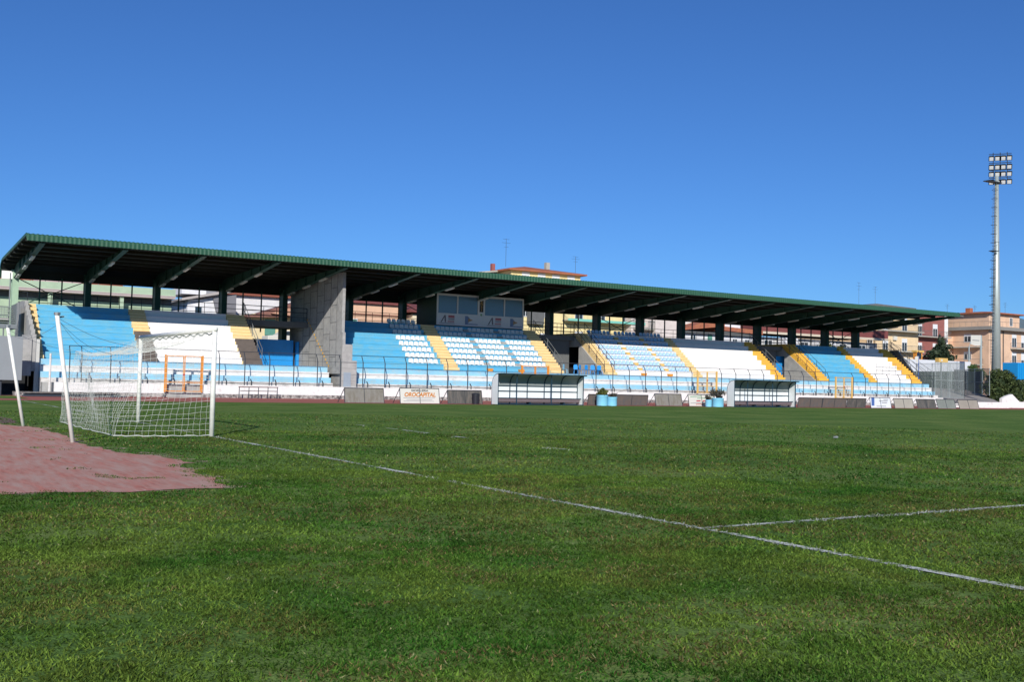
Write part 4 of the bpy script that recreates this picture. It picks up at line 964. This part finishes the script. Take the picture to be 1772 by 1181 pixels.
# pinkish block
b = thing('pinkish_block', (86,88,0), 'plain pinkish beige block with one dark balcony', 'building')
MB().box(85.9,89.7,85,96,0,12.5).build('wall', wm('pinkish_render', (.70,.62,.58)), b); MB().box(82.9,85.9,86.6,96,0,12.5).build('recessed_wall', wm('pale_render', (.66,.58,.54)), b)
balcony(b,'s',83.2,85.85,9.35,86.6,d=1.5,H=1.0); window(b,'s',84.0,9.4,1.0,2.1,86.6)
# white houses with red roofs
b = thing('white_red_roof_house', (94,87,0), 'white house with brick red roof and green shutter', 'house')
MB().box(91.0,97.2,85,93,0,9.2).build('wall', wm('white_render_three', (.74,.74,.76)), b); MB().prism([(90.2,9.35),(97.9,10.2),(97.9,10.75),(95,10.9),(90.2,9.6)], 84.2, 94, 0, 'y').build('roof', M['tile'], b)
MB().box(90.4,97.8,84.3,84.6,9.05,9.3).build('eaves', M['dconc'], b); MB().box(95.4,96.2,84.93,84.998,7.6,9.0).build('shutter', M['shg'], b); window(b,'s',92.2,7.2,.9,1.6,85)
MB().box(92.5,94.2,87,88,9.6,11.6).build('roof_hut', wm('white_render_four', (.74,.72,.68)), b)
b = thing('long_white_house', (101,87,0), 'long white house with flat red fascia roof behind the right columns', 'house')
MB().box(98.0,104.6,85,93,0,9.2).build('wall', wm('white_render_five', (.70,.71,.74)), b); MB().prism([(97.9,9.6),(105.4,9.3),(105.4,9.9),(97.9,10.2)], 84.2, 94, 0, 'y').build('roof', M['tile'], b)
MB().box(98.0,104.9,84.4,84.7,9.0,9.5).build('eaves', M['dconc'], b); MB().box(98.6,103.2,86.6,92,10.1,11.6).build('roof_storey', wm('white_render_six', (.76,.76,.78)), b)
window(b,'s',100.2,7.0,.8,1.5,85); window(b,'s',102.6,7.0,.8,1.5,85)
b = thing('shadowed_villa', (114,90,0), 'white villa with long dark red eaves behind the third gap', 'house')
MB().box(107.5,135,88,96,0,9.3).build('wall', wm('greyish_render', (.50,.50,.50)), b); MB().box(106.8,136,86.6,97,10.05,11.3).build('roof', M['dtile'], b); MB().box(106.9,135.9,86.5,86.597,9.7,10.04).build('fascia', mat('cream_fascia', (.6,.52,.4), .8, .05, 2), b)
for x in (109.5,113.5,117.3,121.5,126.0,130.5): window(b,'s',x,6.8,1.6,2.0,88)
MB().box(112.0,114.6,86.0,87.9,7.4,9.2).build('bay', m_w, b); MB().box(119.6,122.9,86.0,87.9,6.4,8.9).build('bay', m_w, b)
# beige apartments on the right
m_b = wm('beige_yellow_render', (.76,.58,.36)); b = thing('beige_apartments', (155,104,0), 'beige yellow apartment house with grey balconies right of the stand', 'building')
MB().box(149.4,161.2,100,112,0,16.2).build('wall', m_b, b); MB().box(142,149.4,103.5,112,0,16.2).build('wing', wm('dimmed_beige_render', (.60,.44,.27)), b)  # wing: beige darkened to paint the dimmer light on the side face
MB().box(150.5,158.5,104,111,16.2,17.3).build('penthouse', m_b, b); MB().prism([(147.5,16.9),(152,17.6),(163.2,17.35),(163.2,17.15),(147.5,16.7)], 102, 112, 0, 'y').build('flat_roof', M['dconc'], b)
antenna(b,149.5,104,17,4.5); antenna(b,154,104,17.4,3.6)
for z in (12.6,8.9,5.4):
    balcony(b,'s',149.8,161.0,z,100,d=1.5); 
    window(b,'s',151.3,z+.2,1.3,2.0,100,(.45,'shut')); window(b,'s',156.6,z+.1,1.3,2.2,100,(.3,'shut'))
MB().box(153.9,154.8,99.6,99.99,10.9,11.6).build('air_conditioner', M['boardw'], b)
window(b,'w',100.8,10.2,1.0,1.4,149.4,(.4,'shut'))
# dark red apartments
b = thing('dark_red_apartments', (167,106,0), 'dark red apartment house with white window frames and white corner strip', 'building')
MB().box(161.25,171.6,102,112,0,16.4).build('wall', wm('dark_red_render', (.30,.11,.095)), b); MB().box(171.6,172.6,101.9,112,0,16.5).build('corner_strip', M['wallw'], b)
MB().box(172.62,176.2,102.8,112,0,12.5).build('salmon_bay', m_or, b)
for z in (12.1,8.4,5.0):
    balcony(b,'s',161.6,172.0,z,102,d=1.4); window(b,'s',163.6,z+.1,1.2,2.3,102,(.2,'shut')); window(b,'s',168.2,z+.1,1.2,2.3,102,(.35,'shut'))
MB().box(161.0,177,101.6,112,16.41,16.7).build('roof_edge', M['dconc'], b)
# orange apartments far right
m_o = wm('apricot_render', (.72,.49,.34)); b = thing('orange_apartments', (181,100,0), 'apricot apartment house with roof terrace at the far right', 'building')
MB().box(175.3,205,95,109,0,13.6).build('wall', m_o, b); MB().box(174.2,206,93.9,110,13.6,14.25).build('terrace_slab', mat('grey_slab', (.26,.25,.23), .8, .1, 1), b)
MB().box(179.8,189.7,98,110,14.25,17.2).build('penthouse', m_o, b); hip(b,179.8,189.7,98,110,17.35,.6,M['tile'],.9)
tr = MB().tube([(174.4,94.1,15.2),(205,94.1,15.2)], .03, 4).tube([(174.4,94.1,15.2),(174.4,109,15.2)], .03, 4)
for x in np.arange(174.4,205,1.3): tr.tube([(x,94.1,14.2),(x,94.1,15.2)], .02, 3)
for y_ in np.arange(94.1,109,1.3): tr.tube([(174.4,y_,14.2),(174.4,y_,15.2)], .02, 3)
tr.build('terrace_railing', M['steel'], b)
window(b,'s',186.5,15.0,.8,1.5,98); window(b,'s',177.3,15,.01,.01,98) if False else None
for z in (10.4,7.0,3.6):
    balcony(b,'w',96.2,108.6,z,175.3,d=1.3); balcony(b,'s',182.0,196,z-.1,95,d=1.4)
    window(b,'w',104.2,z+.2,1.9,2.2,175.3,(.18,'shut')); window(b,'w',98.8,z+1.0,1.4,1.4,175.3,(.25,'shut'))
    window(b,'s',182.6,z+.2,1.3,2.3,95,(.25,'shut')); window(b,'s',185.6,z+.2,1.3,2.3,95,(.6,'shut')); window(b,'s',190,z+.2,1.3,2.3,95,(.3,'shut'))
MB().box(177.0,177.3,94.8,94.99,0,13.5).box(179.6,179.8,94.85,94.99,0,13.5).build('downpipe', M['brown'], b)
for x, y_, h in ((178,106,2.2),(184,104,2.2),(188,100,2.8),(192,100,3.4),(196,98,3.6)): antenna(b,x,y_,17.0 if x < 190 else 14.2,h)
MB().box(182.4,183.4,104,105,17.6,18.6).build('chimney', M['tile'], b)
b = thing('terracotta_terrace', (170,112,0), 'reddish roofed house partly hidden left of the orange apartments', 'house')
MB().box(176.4,186,112,120,0,14.6).build('wall', m_or, b); hip(b,166,186,112,122,14.9,1.2,M['dtile'],.5)
# middle distance things at the right
t = thing('blue_container', (147,72,0), 'bright blue box container beside the dark bush at the right edge', 'container')
MB().box(145.6,154,70,72.6,3.7,6.35).build('body', M['tarp'], t, bevel=.05); MB().box(145.7,153.9,70.1,72.5,0,3.68).build('plinth', M['asph'], t)
rb_ = MB()
for x in np.arange(145.9,154,.6): rb_.box(x,x+.12,69.93,69.995,3.8,6.25)
rb_.build('side_rib', M['tarp'], t)
t = thing('white_banner', (142,75,0), 'white hanging banner between two grey poles before the orange apartments', 'banner')
MB().add([(140.95,74.9,10.55),(143.45,74.9,10.65),(143.4,74.95,9.0),(141.9,74.85,8.95),(140.9,74.95,9.15),(140.95,75.0,10.55),(143.45,75,10.65)], [(0,4,3,2,1),(0,1,6,5)]).box(141.3,143.0,74.86,74.88,9.75,9.85,1).build('cloth', [M['boardw'], M['greyink']], t)
MB().tube([(140.6,75,0),(140.6,75,8.7),(141.0,75,9.4)], .11, 8).build('pole', M['galv'], t); MB().tube([(143.6,75,0),(143.6,75,10.6)], .17, 8).build('pole', M['galv'], t)
KX = 116.1
t = thing('kiosk', (116.5,67,0), 'little white and orange kiosk beside the dark conifer', 'kiosk')
MB().box(KX,KX+1.3,66,66.5,0,6.9).build('wall', M['oran'], t); MB().box(KX-.15,KX+1.45,65.85,66.65,6.9,7.15).build('roof', M['gyel'], t); MB().box(KX+.1,KX+1.0,65.94,65.998,6.0,6.8).build('window', M['glass'], t)
def tree(name, lab, cat, c, crown, n, size, m, trunk, seed, grp=None):
    t = thing(name, c, lab, cat, grp)
    leaves([((c[0]+a,c[1]+b,c[2]+d),(e,e2,f_)) for a,b,d,e,e2,f_ in crown], n, size, seed).build('crown', M[m], t)
    mb = MB().tube([(c[0],c[1],c[2]),(c[0]+.05,c[1],c[2]+trunk*.5),(c[0],c[1],c[2]+trunk)], .16, 8, rad2=.05)
    rs = random.Random(seed)
    for k in range(7): a = rs.uniform(0,6.28); z = trunk*(.3+.08*k); mb.tube([(c[0],c[1],c[2]+z),(c[0]+1.3*math.cos(a),c[1]+1.3*math.sin(a),c[2]+z+.6)], .05, 4, rad2=.015)
    mb.build('trunk', M['bark'], t)
tree('conifer_tree', 'dark shaggy conifer before the dark red apartments', 'tree', (126.8,70,0),
    [(0,0,8.9,.7,.7,1.2),(.2,0,7.9,1.6,1.4,1.1),(-.6,0,7.0,2.2,1.8,1.0),(.6,.3,6.4,2.9,2,1.0),(-1.0,0,5.4,3.0,2,.9),(1.2,0,5.2,3.4,2,.9),(0,0,4.0,3.4,2.4,1.2)], 7000, .26, 'leafc', 9.2, 3)
BX, BY = 107.9, 48.0
tree('laurel_bush', 'big round dark bush at the foot of the floodlight mast', 'bush', (BX,BY,0),
    [(0,0,2.6,2.6,2.0,1.4),(-1.4,-.3,2.0,1.9,1.7,1.4),(1.7,0,2.1,2.0,1.7,1.5),(0,-.5,1.0,3.2,1.9,1.0),(-.7,0,3.7,1.4,1.1,.75),(1.1,0,3.6,1.3,1.1,.75),(2.6,0,1.6,1.2,1.2,1.2)], 11000, .16, 'leafb', 3.2, 4)
tree('laurel_bush', 'dark bush below the blue container at the right edge', 'bush', (129.5,58,0),
    [(0,0,2.0,2.6,2.2,1.5),(2.5,0,2.2,2.5,2,1.6),(-2,0,1.4,2,2,1.2)], 6000, .2, 'leafb', 2.5, 5)
tree('green_shrub', 'bright green clipped shrub left of the mast foot', 'shrub', (119.6,60,2.4),
    [(0,0,2.2,1.0,1,.8),(1.6,0,1.6,1.2,1,.9),(-.4,0,1.6,.8,.8,.6)], 2200, .15, 'leafg', 1.8, 6)
tree('small_tree', 'thin olive green tree seen between the right-hand columns', 'tree', (116,82,0),
    [(0,0,7.6,1.7,1.5,1.2),(3.4,0,7.3,1.4,1.2,1.0)], 1500, .22, 'leafp', 7.4, 8)
